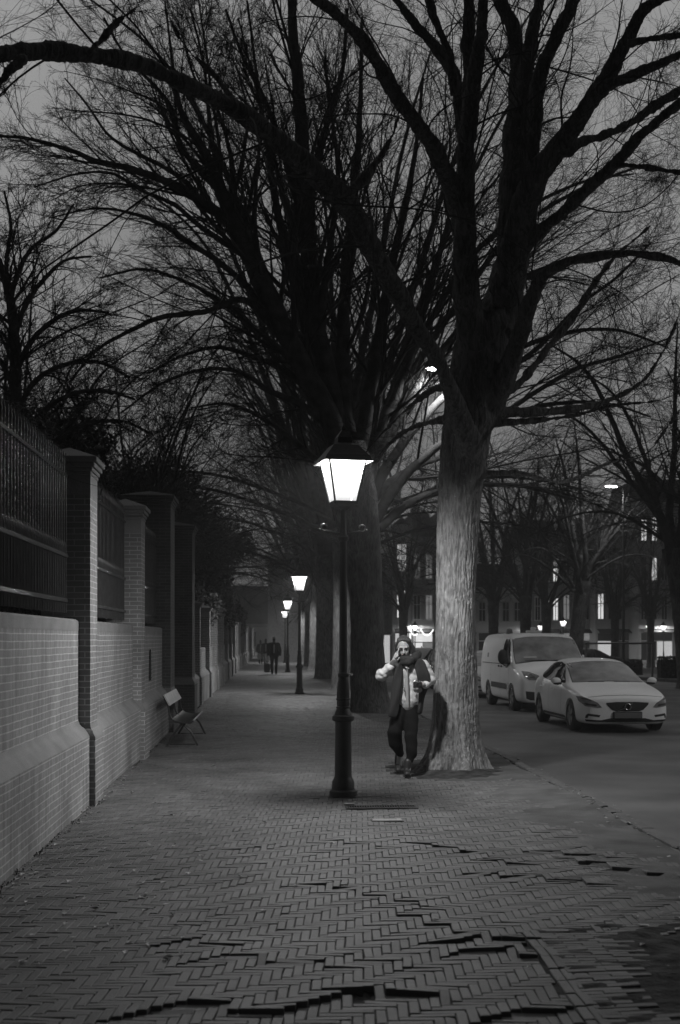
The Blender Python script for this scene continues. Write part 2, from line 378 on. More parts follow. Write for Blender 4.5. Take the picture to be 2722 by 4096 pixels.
def pavement():
    Lb, Wb = .205, .0515; J = .0035; ang = math.radians(-4)
    ca, sa = math.cos(ang), math.sin(ang)
    recs = []
    n = int(64/Wb)
    for j in range(-40, n):
        for i in range(-110, 130):
            d = (i-j) % 8
            if d == 0: w, l = 4, 1
            elif d == 7: w, l = 1, 4
            else: continue
            cx, cy = (i+w/2)*Wb, (j+l/2)*Wb
            X, Y = cx*ca-cy*sa, cx*sa+cy*ca + 3.5
            if not (-2.0 < X < 3.27 and 4.4 < Y < 58): continue
            recs.append((X, Y, w*Wb-J, l*Wb-J))
    R = np.array(recs); X, Y, W, Lh = R.T
    # straight edging course and the plain band beside the tree pit, front right
    ex = lambda y: 1.37 + (y-5.0)*.02
    nearpit = Y < 7.1
    cross = nearpit & (W > .1) & (X+W/2 > ex(Y)) & (X-W/2 < ex(Y)-.02)      # cut the bricks that meet the edging
    lft = X-W/2; X = np.where(cross, (lft+ex(Y)-.004)/2, X); W = np.where(cross, ex(Y)-.004-lft, W); R = np.stack([X, Y, W, Lh], 1)
    pit = (X+W/2 > ex(Y)+.008) & nearpit
    keep = ~pit
    # bare pit round the near tree, broken-out hole in the front
    keep &= ~(((X-2.38)/.95)**2 + ((Y-16.1)/1.25)**2 < 1)
    hx, hy = G(832, 2296)[:2]; keep &= ~((abs(X-hx+.05) < .11) & (abs(Y-hy) < .07))
    R = R[keep]; A = np.full(len(R), ang)
    ex_rows = []
    y = 4.6
    while y < 7.1:                                   # edging: two bricks wide, laid lengthwise
        for k in range(2): ex_rows.append((ex(y)+.035+k*.052, y, .0485, .2))
        y += .2035
    y = 4.5
    while y < 7.05:                                  # band of crosswise bricks
        odd = int(y/.052) % 2
        if odd: ex_rows.append((ex(y)+.19-.051, y, .098, .0485))
        for k in range(4):
            xx = ex(y)+.19+k*.204 + (.101 if odd else 0)
            if xx < ex(y)+.30 + .25*(y-5)/2 + .06*math.sin(y*5): ex_rows.append((xx, y, .2, .0485))
        y += .052
    E = np.array(ex_rows); R = np.vstack([R, E]); A = np.concatenate([A, np.full(len(E), math.radians(-1.1))])
    X, Y, W, Lh = R.T; N = len(R)
    h, t = heave(X, Y)
    e = .03
    hx2, _ = heave(X+e, Y); hy2, _ = heave(X, Y+e)
    gx, gy = np.clip((hx2-h)/e, -.12, .12), np.clip((hy2-h)/e, -.12, .12)
    t = np.clip(t, 0, 1.2)
    fade = np.clip(1.3-Y/40, .4, 1)
    h = h + (RNG.normal(0, .0014, N) + np.abs(RNG.normal(0, .004, N))*t)*fade
    gx = gx + RNG.normal(0, .012, N)+RNG.normal(0, .03, N)*t; gy = gy + RNG.normal(0, .012, N)+RNG.normal(0, .05, N)*t
    A = A + RNG.normal(0, .012, N) + RNG.normal(0, .05, N)*t
    X = X + RNG.normal(0, .001, N); Y = Y + RNG.normal(0, .001, N)
    c = .004; ch = .0035
    def corners(dx, dy, dz):
        out = []
        for sx_, sy_ in ((-1,-1),(1,-1),(1,1),(-1,1)):
            lx, ly = sx_*(W/2-dx), sy_*(Lh/2-dy)
            wx, wy = lx*np.cos(A)-ly*np.sin(A), lx*np.sin(A)+ly*np.cos(A)
            out.append(np.stack([X+wx, Y+wy, h+dz+gx*wx+gy*wy], -1))
        return np.stack(out, 1)
    V = np.concatenate([corners(c, c, 0.), corners(0, 0, -ch), corners(0, 0, -.075)], 1)   # N,12,3
    base = np.arange(N)[:, None]*12
    F = [[0,1,2,3]] + [[k, 4+k, 4+(k+1)%4, (k+1)%4] for k in range(4)] + [[4+k, 8+k, 8+(k+1)%4, 4+(k+1)%4] for k in range(4)]
    F = np.array(F)[None] + base[:, :, None]
    # far bricks need no chamfer: keep all, they are cheap
    me = np_mesh('pavement', V.reshape(-1, 3), F.reshape(-1, 4), False)
    tone = np.repeat(np.clip(RNG.normal(1, .10, N), .7, 1.35), 9)
    at = me.attributes.new('tone', 'FLOAT', 'FACE'); at.data.foreach_set('value', tone.astype(np.float32))
    m = mat('paving_brick', .12, rough=.62, bump=.35, bscale=140, spec=.35)
    tr = m.node_tree; b = tr.nodes['Principled BSDF']; a = tr.nodes.new('ShaderNodeAttribute'); a.attribute_name = 'tone'
    no = tr.nodes.new('ShaderNodeTexNoise'); no.inputs['Scale'].default_value = 1.1; no.inputs['Detail'].default_value = 9; no.inputs['Roughness'].default_value=.65
    tcn = tr.nodes.new('ShaderNodeTexCoord'); tr.links.new(tcn.outputs['Object'], no.inputs['Vector'])
    r = tr.nodes.new('ShaderNodeMapRange'); r.inputs['From Min'].default_value=.3; r.inputs['From Max'].default_value=.7; r.inputs['To Min'].default_value=.06; r.inputs['To Max'].default_value=.145
    tr.links.new(no.outputs['Fac'], r.inputs['Value']); mm = tr.nodes.new('ShaderNodeMath'); mm.operation='MULTIPLY'
    tr.links.new(r.outputs[0], mm.inputs[0]); tr.links.new(a.outputs['Fac'], mm.inputs[1]); tr.links.new(mm.outputs[0], b.inputs['Base Color'])
    o = link_mesh('pavement', me, m); tag(o, kind='structure')
    return o
pavement()
def joint_sand():
    xs = np.arange(-2.0, 3.26, .06); ys = np.concatenate([np.arange(4.4, 26, .06), np.arange(26, 58.3, .8)]); X, Y = np.meshgrid(xs, ys)
    h, t = heave(X.ravel(), Y.ravel()); z = h - .0085 - .03*np.clip(t, 0, .6); V = np.stack([X.ravel(), Y.ravel(), z], -1); nx = len(xs)
    i = (np.arange(len(ys)-1)[:, None]*nx + np.arange(nx-1)[None]).ravel()
    tag(link_mesh('paving_sand_ground', np_mesh('paving_sand_ground', V, np.stack([i, i+1, i+1+nx, i+nx], 1)), M['soil']), kind='structure')
joint_sand()
grid_sheet('far_footpath', [-2.2, 0, 3.27], [57.9, 80, 120, 260], lambda x, y: .002, brick_mat('far_paving_brick', .12, .05, w=.2, h=.2, var=.12))

# sandy dirt trodden over the strip between the trees and the kerb
def dirt_z(x, y):
    n = math.sin(x*5.1+y*2.3)*.5 + math.sin(x*2.2-y*3.7+2)*.7 + math.sin(x*11+y*7)*.45 + math.sin(x*23-y*19)*.35 + math.sin(y*1.1)*.8
    hh, _ = heave(np.array([x]), np.array([y]))
    edge = smooth((x-1.75)/1.3)*.019 - .0125
    if y < 8.5: edge -= .05*smooth((8.5-y)/2.2)
    return float(np.clip(hh[0], -.03, .05))*.9 + edge + n*.0045
grid_sheet('trodden_dirt', np.arange(1.4, 3.28, .045), np.arange(5.5, 45, .07), dirt_z, M['dirt'], 'stuff')
def pit_z(x, y):
    hh, _ = heave(np.array([x]), np.array([y]))
    return float(hh[0]) - .005 + .006*smooth((x-1.37-.42)/.3) + .007*math.sin(x*17+y*9)*math.sin(y*31) + .006*math.sin(y*23-x*11)
grid_sheet('tree_pit_soil', np.arange(1.5, 3.28, .03), np.arange(3.5, 7.3, .03), pit_z, M['soil'], 'stuff')

# raised soil mound round the near trunk
def mound_z(x, y):
    d = math.hypot((x-2.38)/1.0, (y-16.1)/1.3)
    return -.06 + .125*math.exp(-(d/.72)**2) + .008*math.sin(x*21+y*13) + .008*math.sin(x*9-y*17)
grid_sheet('trunk_foot_soil', np.arange(1.2, 3.27, .05), np.arange(14.6, 17.7, .05), mound_z, M['soil'], 'stuff')

def leaf_scatter():
    r = random.Random(21); b = MB()
    spots = []
    for _ in range(95):
        x, y = r.gauss(-1.0, .45), 6.6 + abs(r.gauss(0, 3.2))
        if -1.8 < x < 2.6: spots.append((x, y))
    for _ in range(40): spots.append((r.uniform(-1.8, 3.2), r.uniform(6, 24)))
    for _ in range(70): spots.append((-1.82+abs(r.gauss(0, .05)), r.uniform(7, 17)))
    for _ in range(60): spots.append((r.uniform(1.9, 3.2), r.uniform(5.5, 8)))
    for _ in range(170): spots.append((3.3+r.gauss(0, .09), r.uniform(6, 28)))
    for x, y in spots:
        h, _ = heave(np.array([x]), np.array([y])); z = float(h[0]) + .006
        s = r.uniform(.012, .028); a = r.uniform(0, 2*PI); cu = r.uniform(.1, .7)
        ca, sa = math.cos(a), math.sin(a)
        pts = [(-1.2,0,.1),(-.6,.5,cu),(.3,.6,cu*.8),(1.2,0,.3),(.3,-.6,cu*.9),(-.6,-.5,cu*.6),(0,0,0)]
        vs = [(x+s*(p[0]*ca-p[1]*sa), y+s*(p[0]*sa+p[1]*ca), z+s*p[2]) for p in pts]
        b.add(vs, [(6,i,(i+1)%6) for i in range(6)])
    return tag(b.build('fallen_leaves', M['leaf']), kind='stuff')
leaf_scatter()

def weed_fringe():
    """moss and weeds along the foot of the wall"""
    r = random.Random(4); b = MB()
    for _ in range(1500):
        y = r.uniform(7.5, 34); x = -1.875 + abs(r.gauss(0, .035)); s = r.uniform(.006, .02)*(1 if math.sin(y*3.1)+math.sin(y*7.7) > -.4 else .3)
        a = r.uniform(0, 6.3); l = r.uniform(.2, 1.6)
        b.add([(x, y, -.005), (x+s*math.cos(a), y+s*math.sin(a), s*l), (x+s*math.cos(a+1), y+s*math.sin(a+1), s*l*.7)], [(0,1,2)])
    return tag(b.build('wall_foot_weeds', mat('moss', .04, rough=1)), kind='stuff')
weed_fringe()

# service covers set in the paving in front of the lantern post
x, y = G(893, 1893)[:2]
e = empty('utility_cover', (x, y, .015), 0, 'small pale rectangular metal utility cover set in the brick paving', 'utility cover')
MB().box(-.15,.15,-.075,.075,-.05,0,.004).build('frame', M['iron_old'], e)
MB().box(-.135,.135,-.06,.06,-.02,.003,.002).build('lid', mat('worn_lid', .22, rough=.6, noise=.3, nscale=12), e)
MB().box(.09,.125,-.01,.015,.0032,.0062,.001).build('lid_tab', mat('pale_tab', .6, rough=.5), e)
x, y = G(880, 1862)[:2]
e = empty('drain_grate', (x, y, .012), 0, 'dark slotted drain grate in the paving just before the lantern post', 'drain grate')
MB().box(-.36,.36,-.11,-.09,-.04,0).box(-.36,.36,.09,.11,-.04,0).box(-.36,-.34,-.0899,.0899,-.04,-.001).box(.34,.36,-.0899,.0899,-.04,-.001).build('frame', M['iron_old'], e)
b = MB()
for k in range(27): b.box(-.33+k*.0255, -.318+k*.0255, -.0895, .0895, -.035, -.002)
b.build('bars', M['iron_old'], e)
x, y = G(805, 1855)[:2]
o = MB().box(-.055,.055,-.02,.02,-.02,.004,.002).build('marker_plate', mat('marker_metal', .35, rough=.35, metal=.5)); o.location = (x, y, .012)
tag(o, 'small shiny marker plate lying in the paving at the foot of the lantern post', 'marker plate')

# ------------------------------------------------------------------ brick wall, piers, railings
WY = -2.0                      # face of the wall
def wall_profile(top, back=-2.35):
    return [(back, -.1), (-1.88, -.1), (-1.88, .70), (-1.895, .725), (-1.94, .775), (-1.95, .79), (-1.965, .795), (-1.985, .82), (WY, .86), (WY, top), (back, top)]
def wall_section(y0, y1, top, label, cat='wall'):
    e = empty('brick_wall', (0, (y0+y1)/2, 0), 0, label, cat, 'low brick walls between the piers')
    L = (y1-y0)/2
    pr = wall_profile(top)
    lower = [(-2.35,-.1),(-1.88,-.1),(-1.88,.70),(-2.35,.70)]
    ledge = [(-2.35,.7),(-1.878,.7),(-1.893,.725),(-1.935,.775),(-1.946,.79),(-1.962,.795),(-1.983,.82),(-1.998,.86),(-2.35,.86)]
    upper = [(-2.35,.86),(WY,.86),(WY,top-.12),(-2.35,top-.12)]
    cop = [(-2.36,top-.12),(WY+.003,top-.12),(WY+.003,top-.02),(-2.03,top),(-2.36,top)]
    MB().prism(lower, -L, L).build('plinth', M['wallbrick'], e)
    MB().prism(ledge, -L, L).build('ledge', M['stone'], e, 40)
    MB().prism(upper, -L, L).build('brickwork', M['wallbrick'], e)
    MB().prism(cop, -L, L).build('coping', M['stone'], e)
    return e
def pier(y0, w, top, label, group='brick piers of the garden wall', dx=0.0, depth=.5):
    pm = M['gatebrick'] if group == 'gate piers' else M['pierbrick']; cpm = M['gatebrick'] if group == 'gate piers' else M['stone']
    """pier with its street face at x=-1.88+dx; y0 is its near side"""
    e = empty('brick_pier', (0, y0+w/2, 0), 0, label, 'pier', group); L = w/2
    xf = -1.88+dx; xb = -2.12-depth+.24
    MB().box(xb, xf+.06, -L-.06, L+.06, -.1, .66).build('plinth', pm, e)
    b = MB()
    prof = [(0,.66),(.0,.69),(.028,.74),(.034,.76),(.052,.775),(.06,.82)]
    def ring(d, z): return [(xb, -L-.06+d, z), (xf+.06-d, -L-.06+d, z), (xf+.06-d, L+.06-d, z), (xb, L+.06-d, z)]
    vs = []
    for d, z in prof: vs += ring(d, z)
    n = len(prof); fs = []
    for i in range(n-1):
        for k in range(4): fs.append((i*4+k, i*4+(k+1)%4, (i+1)*4+(k+1)%4, (i+1)*4+k))
    fs += [(3,2,1,0), tuple((n-1)*4+k for k in range(4))]
    b.add(vs, fs).build('ledge', M['stone'], e, 40)
    hc = .46 if top > 3 else .30
    MB().box(xb, xf, -L, L, .82, top-hc).build('shaft', pm, e)
    c = MB().box(xb-.002, xf+.002, -L-.002, L+.002, top-hc, top-hc*.56)
    z0 = top-hc*.56
    for k, (o_, zz) in enumerate(((.012, .04), (.028, .04), (.05, .05), (.075, .06))):
        zz = zz*hc/.46; c.box(xb-o_, xf+o_, -L-o_, L+o_, z0+.0005, z0+zz, .008); z0 += zz
    # low pyramid top
    o_ = .06; c.add([(xb-o_,-L-o_,z0+.001),(xf+o_,-L-o_,z0+.001),(xf+o_,L+o_,z0+.001),(xb-o_,L+o_,z0+.001),((xb+xf)/2,0,top+.06)], [(0,1,4),(1,2,4),(2,3,4),(3,0,4),(3,2,1,0)])
    c.build('cap', cpm, e)
    return e
def railing(y0, y1, z0, zt, label, fine=True):
    e = empty('iron_railing', (-2.12, (y0+y1)/2, 0), 0, label, 'railing', 'iron railings on the garden wall'); L = (y1-y0)/2
    zm = z0 + (zt-z0)*.42; zl = z0+.13
    for z, th in ((zt, .018), (zm, .02), (zl, .02)):
        MB().box(-.022, .022, -L, L, z-th, z+th, .004).build('rail', M['iron'], e)
    n = max(2, int((y1-y0)/.125)); b = MB(); d = MB(); bn = 8 if fine else 5
    for k in range(n):
        y = -L + (k+.5)*(2*L)/n
        b.tube([(0,y,z0),(0,y,zt+.10),(0,y,zt+.14),(0,y,zt+.24)], [.009,.009,.017,.002], bn, True)
        if k < n-1:
            y2 = y + L/n
            d.tube([(0,y2,z0),(0,y2,zm+.07),(0,y2,zm+.095),(0,y2,zm+.15)], [.0065,.0065,.012,.002], bn, True)
    b.build('bars', M['iron'], e, 50); d.build('short_bars', M['iron'], e, 50)
    return e

NEAR_P = [8.0, 12.95, 17.9]
W_P = .5
wl = ['low brick wall with moulded ledge at the left edge before the first tall pier',
      'low lamplit brick wall between the first tall pier and the second', 'short shaded stretch of brick wall behind the bench']
for k, (a, b_) in enumerate(((3.0, 8.0), (8.5, 12.95), (13.45, 17.9), (18.4, 22.6))):
    if k == 0: continue
    wall_section(a, b_, 1.9, wl[k-1])
    railing(a, b_, 1.96, 3.36, ['tall black iron railing with spear tips on the nearest wall', 'black iron railing between the two tall lamplit piers', 'dark iron railing above the bench beside the gate pier'][k-1])
pier(12.95, W_P, 3.64, 'tall brick pier with pale street face and black near side, stone cap')
pier(17.9, W_P, 3.66, 'tall lamplit brick pier with pale mortar before the bench')
# gate piers, taller and deeper
pier(22.6, .9, 4.35, 'tall dark gate pier with heavy cap behind the bench', 'gate piers', .03, .8)
pier(28.6, .9, 4.35, 'tall dark gate pier on the far side of the gateway', 'gate piers', .03, .8)
g = empty('garden_gate', (-2.4, 26.05, 0), 0, 'closed dark iron gate between the two gate piers', 'gate')
b = MB()
for k in range(34): b.tube([(0,-2.4+k*.145,.08),(0,-2.4+k*.145,3.1),(0,-2.4+k*.145,3.3)], [.012,.012,.002], 6)
b.build('bars', M['iron'], g)
for z in (.15, 1.4, 2.9): MB().box(-.02,.02,-2.5,2.5,z-.025,z+.025).build('rail', M['iron'], g)
YP = [32.0, 36.9, 41.8] + [46.75 + 4.95*k for k in range(16)]
NM = ['first low pier beyond the gateway, dark side towards the path', 'low pier beyond the gateway with a thin bright street edge',
      'low pier lit on its near side by the second lantern']
prev = 29.5
proto_p = proto_w = proto_r = None
ordw = ['third','fourth','fifth','sixth','seventh','eighth','ninth','tenth','eleventh','twelfth','thirteenth','fourteenth','fifteenth','sixteenth','seventeenth','eighteenth','nineteenth','twentieth']
for k, y in enumerate(YP):
    lab = NM[k] if k < 3 else '%s low brick pier beyond the gateway, small in the distance' % ordw[k-1]
    if proto_p is None: proto_p = p_ = pier(y, .45, 2.66, lab, 'low piers beyond the gateway')
    else:
        p_ = copy_tree(proto_p); p_.location.y = y+.225; p_['label'] = lab
    a = prev
    lw = '%s stretch of low wall beyond the gateway' % ('first', 'second', *ordw)[k]
    lr = '%s bay of iron railing beyond the gateway, dark and distant' % ('first', 'second', *ordw)[k]
    if k < 2:
        wall_section(a, y, 1.45, lw); railing(a, y, 1.5, 2.45, lr, False)
    elif proto_w is None:
        proto_w = wall_section(a, y, 1.45, lw); proto_r = railing(a, y, 1.5, 2.45, lr, False)
    else:
        w_ = copy_tree(proto_w); w_.location.y = (a+y)/2; w_['label'] = lw
        r_ = copy_tree(proto_r); r_.location.y = (a+y)/2; r_['label'] = lr
    prev = y+.45

# call panel on the wall by the gate
e = empty('entry_panel', (-1.985, 20.3, 1.28), 0, 'narrow metal bell panel with bright buttons on the wall behind the bench', 'bell panel')
MB().box(0,.02,-.09,.09,-.25,.25,.004).build('plate', mat('panel_metal', .10, rough=.3, metal=.8), e)
for k in range(7): MB().ball((.022,-.03,-.2+k*.065), .009, n=8).build('button', M['chrome'], e, 0)

# pale building closing the far end of the walk
e = empty('end_building', (0, 185, 0), 0, 'pale plain building closing the far end of the walk', 'building')
MB().box(-16, 9, 0, 10, -1, 3.4).build('wall', mat('pale_render', .32, rough=.9, noise=.1), e)
MB().box(-16.3, 9.3, -.4, 10, 3.4, 3.9).build('cornice', M['stone'], e)
MB().box(-16, 9, .3, 10, 3.9, 9.5).build('upper_wall', mat('dark_render', .03, rough=.9), e)
for k in range(5): MB().box(-13+k*4.4, -11.4+k*4.4, -.05, .02, .6, 2.7).build('window', M['glass'], e)
# ------------------------------------------------------------------ lanterns
def glass_lantern_mat():
    m = bpy.data.materials.new('lit_lantern_glass'); m.use_nodes = True; t = m.node_tree; N = t.nodes; L = t.links
    N.clear(); o = N.new('ShaderNodeOutputMaterial'); e = N.new('ShaderNodeEmission'); tr = N.new('ShaderNodeBsdfTransparent'); mx = N.new('ShaderNodeMixShader')
    tc = N.new('ShaderNodeTexCoord'); s = N.new('ShaderNodeSeparateXYZ'); L.new(tc.outputs['Object'], s.inputs[0])
    r = N.new('ShaderNodeMapRange'); r.inputs['From Min'].default_value = 3.19; r.inputs['From Max'].default_value = 3.5; r.inputs['To Min'].default_value = .36; r.inputs['To Max'].default_value = 1.2
    L.new(s.outputs['Z'], r.inputs['Value'])
    no = N.new('ShaderNodeTexNoise'); no.inputs['Scale'].default_value = 26; L.new(tc.outputs['Object'], no.inputs['Vector'])
    m2 = N.new('ShaderNodeMapRange'); m2.inputs['To Min'].default_value=.8; m2.inputs['To Max'].default_value=1.15; L.new(no.outputs['Fac'], m2.inputs['Value'])
    mu = N.new('ShaderNodeMath'); mu.operation='MULTIPLY'; L.new(r.outputs[0], mu.inputs[0]); L.new(m2.outputs[0], mu.inputs[1])
    L.new(mu.outputs[0], e.inputs['Strength']); mx.inputs[0].default_value = .5
    tr.inputs[0].default_value = (.95,.95,.95,1)
    # half frosted glow, half clear so the lamp inside still throws light out
    ad = N.new('ShaderNodeAddShader'); L.new(e.outputs[0], ad.inputs[0]); L.new(tr.outputs[0], ad.inputs[1]); L.new(ad.outputs[0], o.inputs['Surface'])
    return m
GL = glass_lantern_mat()
def lantern_post(loc, rz, label):
    e = empty('street_lantern', loc, rz, label, 'street lamp', 'old iron lanterns along the walk')
    pr = [(.15,0),(.15,.05),(.125,.07),(.12,.15),(.10,.19),(.093,.22),(.088,.80),(.118,.815),(.122,.835),(.118,.86),(.095,.875),(.088,.90),(.068,.945),(.078,.952),(.078,.962),(.068,.97),
          (.072,1.0),(.068,1.03),(.078,1.038),(.078,1.05),(.07,1.06),(.071,1.10),(.064,1.19),(.052,1.28),(.062,1.295),(.062,1.32),(.045,1.335),(.043,1.7),(.038,2.75),(.055,2.77),(.06,2.80),(.04,2.83),(.032,2.95),(.03,3.08),(.06,3.12)]
    MB().lathe(pr, 28).build('post', M['iron_old'], e, 35)
    # ladder rest with scrolled ends
    b = MB(); pts = [( -.19+.38*k/10, 0, 2.84+.035*abs(k-5)/5*abs(k-5)/5) for k in range(11)]
    b.tube(pts, .010, 8)
    for s in (-1, 1):
        sc = [(s*(.215+.036*math.cos(a)), 0, 2.905+.036*math.sin(a)) for a in np.linspace(-2.2, 3.2, 16)]
        if s < 0: sc = [(-(.215+.036*math.cos(a)), 0, 2.905+.036*math.sin(a)) for a in np.linspace(-2.2, 3.2, 16)]
        b.tube(sc, .008, 7); b.ball((s*.262, 0, 2.885), .014, n=8)
    b.build('ladder_rest', M['iron'], e, 40)
    MB().tube([(.045,0,1.31),(.09,0,1.315)], .011, 8).ball((.095,0,1.315), .016, n=8).build('hook', M['chrome'], e, 40)
    # lantern
    zt, zb, rt, rb = 3.64, 3.19, .205, .118
    MB().lathe([(.03,3.10),(.06,3.12),(.10,3.15),(rb+.012,3.165),(rb+.012,3.19),(.02,3.19)], 4, sq=False).v
    b = MB()
    def sqr(r, z): return [(-r,-r,z),(r,-r,z),(r,r,z),(-r,r,z)]
    rings = [(.03,3.09),(.07,3.13),(rb+.012,3.155),(rb+.012,3.188)]
    vs = []
    for r, z in rings: vs += sqr(r, z)
    fs = [(i*4+k, i*4+(k+1)%4, (i+1)*4+(k+1)%4, (i+1)*4+k) for i in range(len(rings)-1) for k in range(4)] + [(3,2,1,0), (12,13,14,15)]
    b.add(vs, fs).build('lantern_base', M['iron_old'], e)
    b = MB()
    for sx_ in (-1,1):
        for sy_ in (-1,1): b.tube([(sx_*rb, sy_*rb, 3.17), (sx_*rt, sy_*rt, zt+.01)], .011, 6)
    b.build('frame', M['iron_old'], e)
    for k in range(4):
        a = k*PI/2; ca, sa = math.cos(a), math.sin(a); q = .004
        c4 = [(-rb+q,-rb+q,zb),(rb-q,-rb+q,zb),(rt-q,-rt+q,zt),(-rt+q,-rt+q,zt)]
        MB().add([(x*ca-y*sa, x*sa+y*ca, z) for x, y, z in c4], [(0,1,2,3)]).build('glass_pane', GL, e)
    # roof: open underneath, opaque above
    b = MB(); out = [(.27,3.605),(.235,zt+.028),(.215,zt+.05),(.135,zt+.15),(.08,zt+.18),(.075,zt+.24),(.05,zt+.28),(.02,zt+.32),(.022,zt+.34),(.004,zt+.38)]
    vs = []
    for r, z in out: vs += sqr(r, z)
    fs = [(i*4+k, i*4+(k+1)%4, (i+1)*4+(k+1)%4, (i+1)*4+k) for i in range(len(out)-1) for k in range(4)] + [tuple((len(out)-1)*4+k for k in range(4))]
    b.add(vs, fs).build('roof', M['iron_old'], e)
    MB().box(-.07,.07,-.07,.07,3.75,3.77).build('lamp_module', emit('lamp_module', 40), e)
    l = bpy.data.lights.new('lamp_light', 'POINT'); l.energy = LAMP_W; l.shadow_soft_size = .11
    lo = bpy.data.objects.new('lamp_light', l); C.objects.link(lo); lo.parent = e; lo.location = (0, 0, 3.69)
    return e
LX, LY, LS = .755, 13.54, 24.95
l0 = lantern_post((LX, LY, 0), math.radians(11), 'lit iron street lantern on a black post, the nearest and largest, before the big tree')
for k, lab in enumerate(['second lit lantern of the row, behind the nearest one', 'third lit lantern of the row, near the walking man', 'fourth lit lantern of the row, smaller in the distance',
                         'fifth lit lantern of the row, tiny', 'sixth lit lantern of the row, tiny', 'farthest lit lantern at the end of the walk']):
    c = copy_tree(l0); c.location = (LX+random.Random(k).uniform(-.06,.06), LY+LS*(k+1), 0); c.rotation_euler.z = math.radians([5, -4, 8, 0, 3, 6][k]); c['label'] = lab

# tall road lamps
def road_lamp(x, y, h, arm, label, heads=(-1, 1), power=1.0, hs=1.0):
    e = empty('road_lamp', (x, y, gz(x, y)), 0, label, 'road lamp', 'tall road lamps')
    MB().tube([(0,0,0),(0,0,1),(0,0,h-.1)], [.09,.08,.045], 12).build('pole', mat('painted_pole', .05, rough=.5), e, 40)
    for s in heads:
        MB().tube([(0,0,h-.12),(s*arm*.5,0,h+.03),(s*arm,0,h)], .03, 8).build('arm', M['iron_old'], e, 40)
        hd = MB().ball(((s*arm+math.copysign(.25*abs(s), s)),0,h+.03), .24*hs, (1,.45,.22/hs), 14).build('lamp_head', M['iron_old'], e, 40)
        MB().ball(((s*arm+math.copysign(.25*abs(s), s)),0,h-.03*hs), .20*hs, (1,.5,.22/hs), 12).build('lamp_glass', emit('road_lamp_glass', 30), hd, 0)
        l = bpy.data.lights.new('lamp_light', 'SPOT'); l.energy = TALL_W*power; l.spot_size = math.radians(165); l.spot_blend = .6; l.shadow_soft_size = .15
        lo = bpy.data.objects.new('lamp_light', l); C.objects.link(lo); lo.parent = e; lo.location = ((s*arm+math.copysign(.25*abs(s), s)), 0, h-.12)
    return e
road_lamp(4.48, 29.9, 8.32, .417, 'tall road lamp with two bright heads partly hidden by the big trunk', (-1, -.3), .15, .75)
p = P(1416, 1119, 66); road_lamp(p[0]+.5, p[1], p[2]-gz(p[0], p[1]), .4, 'tall road lamp with one bright head across the road', (-1,), .45, 1.7)
road_lamp(18.3, 15, 10, .4, 'added unseen road lamp beyond the right edge, lighting the parked cars', (-1,), 1.75)  # unseen lamp, added to brighten the parked cars
p = P(963, 1319, 150); road_lamp(p[0], p[1], p[2]-gz(p[0], p[1]), .5, 'distant road lamp with two tiny bright heads beyond the trees', (-1, 1), .6)
# small lanterns round the square: one kind, copies of a simpler build of the same lamp
for k, (x, y, D) in enumerate([(1169,1450,118),(1247,1447,112),(1298.5,1437,104),(1455,1450,135),(1497,1447,106),(1530,1447,112),(957,1447,100)]):
    p = P(x, y, D); c = copy_tree(l0); c.location = (p[0], p[1], p[2]-3.42); c['group'] = 'old lanterns across the square'
    c['label'] = ['small lit lantern far behind the van roof, the leftmost of the square', 'small lit lantern far behind the middle of the van roof', 'small lit lantern just right of the van roof, set a little higher',
                  'tiny lit lantern between the park trunks', 'small lit lantern above the tube barrier, left one of two', 'small lit lantern near the right edge, right one of two', 'small lit lantern by the lit shop garlands'][k]
    c.rotation_euler.z = k*.5
# ------------------------------------------------------------------ trees
def unit(v): return v / np.maximum(np.linalg.norm(v, axis=-1, keepdims=True), 1e-9)

def tubes(PTS, RAD, n):
    """PTS (N,K,3), RAD (N,K) -> verts, quads of open n-sided tubes"""
    N, K, _ = PTS.shape
    T = np.empty_like(PTS); T[:, 1:-1] = PTS[:, 2:]-PTS[:, :-2]; T[:, 0] = PTS[:, 1]-PTS[:, 0]; T[:, -1] = PTS[:, -1]-PTS[:, -2]; T = unit(T)
    mean = unit(PTS[:, -1]-PTS[:, 0])
    ref = np.where(np.abs(mean[:, 2:3]) < .8, np.array([[0,0,1.]]), np.array([[1.,0,0]]))
    U = unit(np.cross(T, ref[:, None])); W = np.cross(T, U)
    a = np.arange(n)*2*PI/n
    V = PTS[:, :, None] + (U[:, :, None]*np.cos(a)[:, None] + W[:, :, None]*np.sin(a)[:, None])*RAD[:, :, None, None]
    idx = np.arange(N*K*n).reshape(N, K, n); nx = np.roll(idx, -1, 2)
    Q = np.stack([idx[:, :-1], nx[:, :-1], nx[:, 1:], idx[:, 1:]], -1).reshape(-1, 4)
    return V.reshape(-1, 3), Q

def resample(pts, rad, K):
    """Catmull-Rom through the points, K samples"""
    pts, rad = np.array(pts, float), np.array(rad, float)
    P4 = np.hstack([pts, rad[:, None]]); n = len(P4)
    ext = np.vstack([2*P4[0]-P4[1], P4, 2*P4[-1]-P4[-2]])
    seg = np.linalg.norm(np.diff(pts, axis=0), axis=1); cum = np.concatenate([[0], np.cumsum(seg)])
    s = np.linspace(0, cum[-1], K); i = np.clip(np.searchsorted(cum, s, 'right')-1, 0, n-2)
    t = ((s-cum[i])/np.maximum(seg[i], 1e-6))[:, None]
    p0, p1, p2, p3 = ext[i], ext[i+1], ext[i+2], ext[i+3]
    o = .5*((2*p1)+(-p0+p2)*t+(2*p0-5*p1+4*p2-p3)*t*t+(-p0+3*p1-3*p2+p3)*t**3)
    return o[:, :3], np.maximum(o[:, 3], .002)

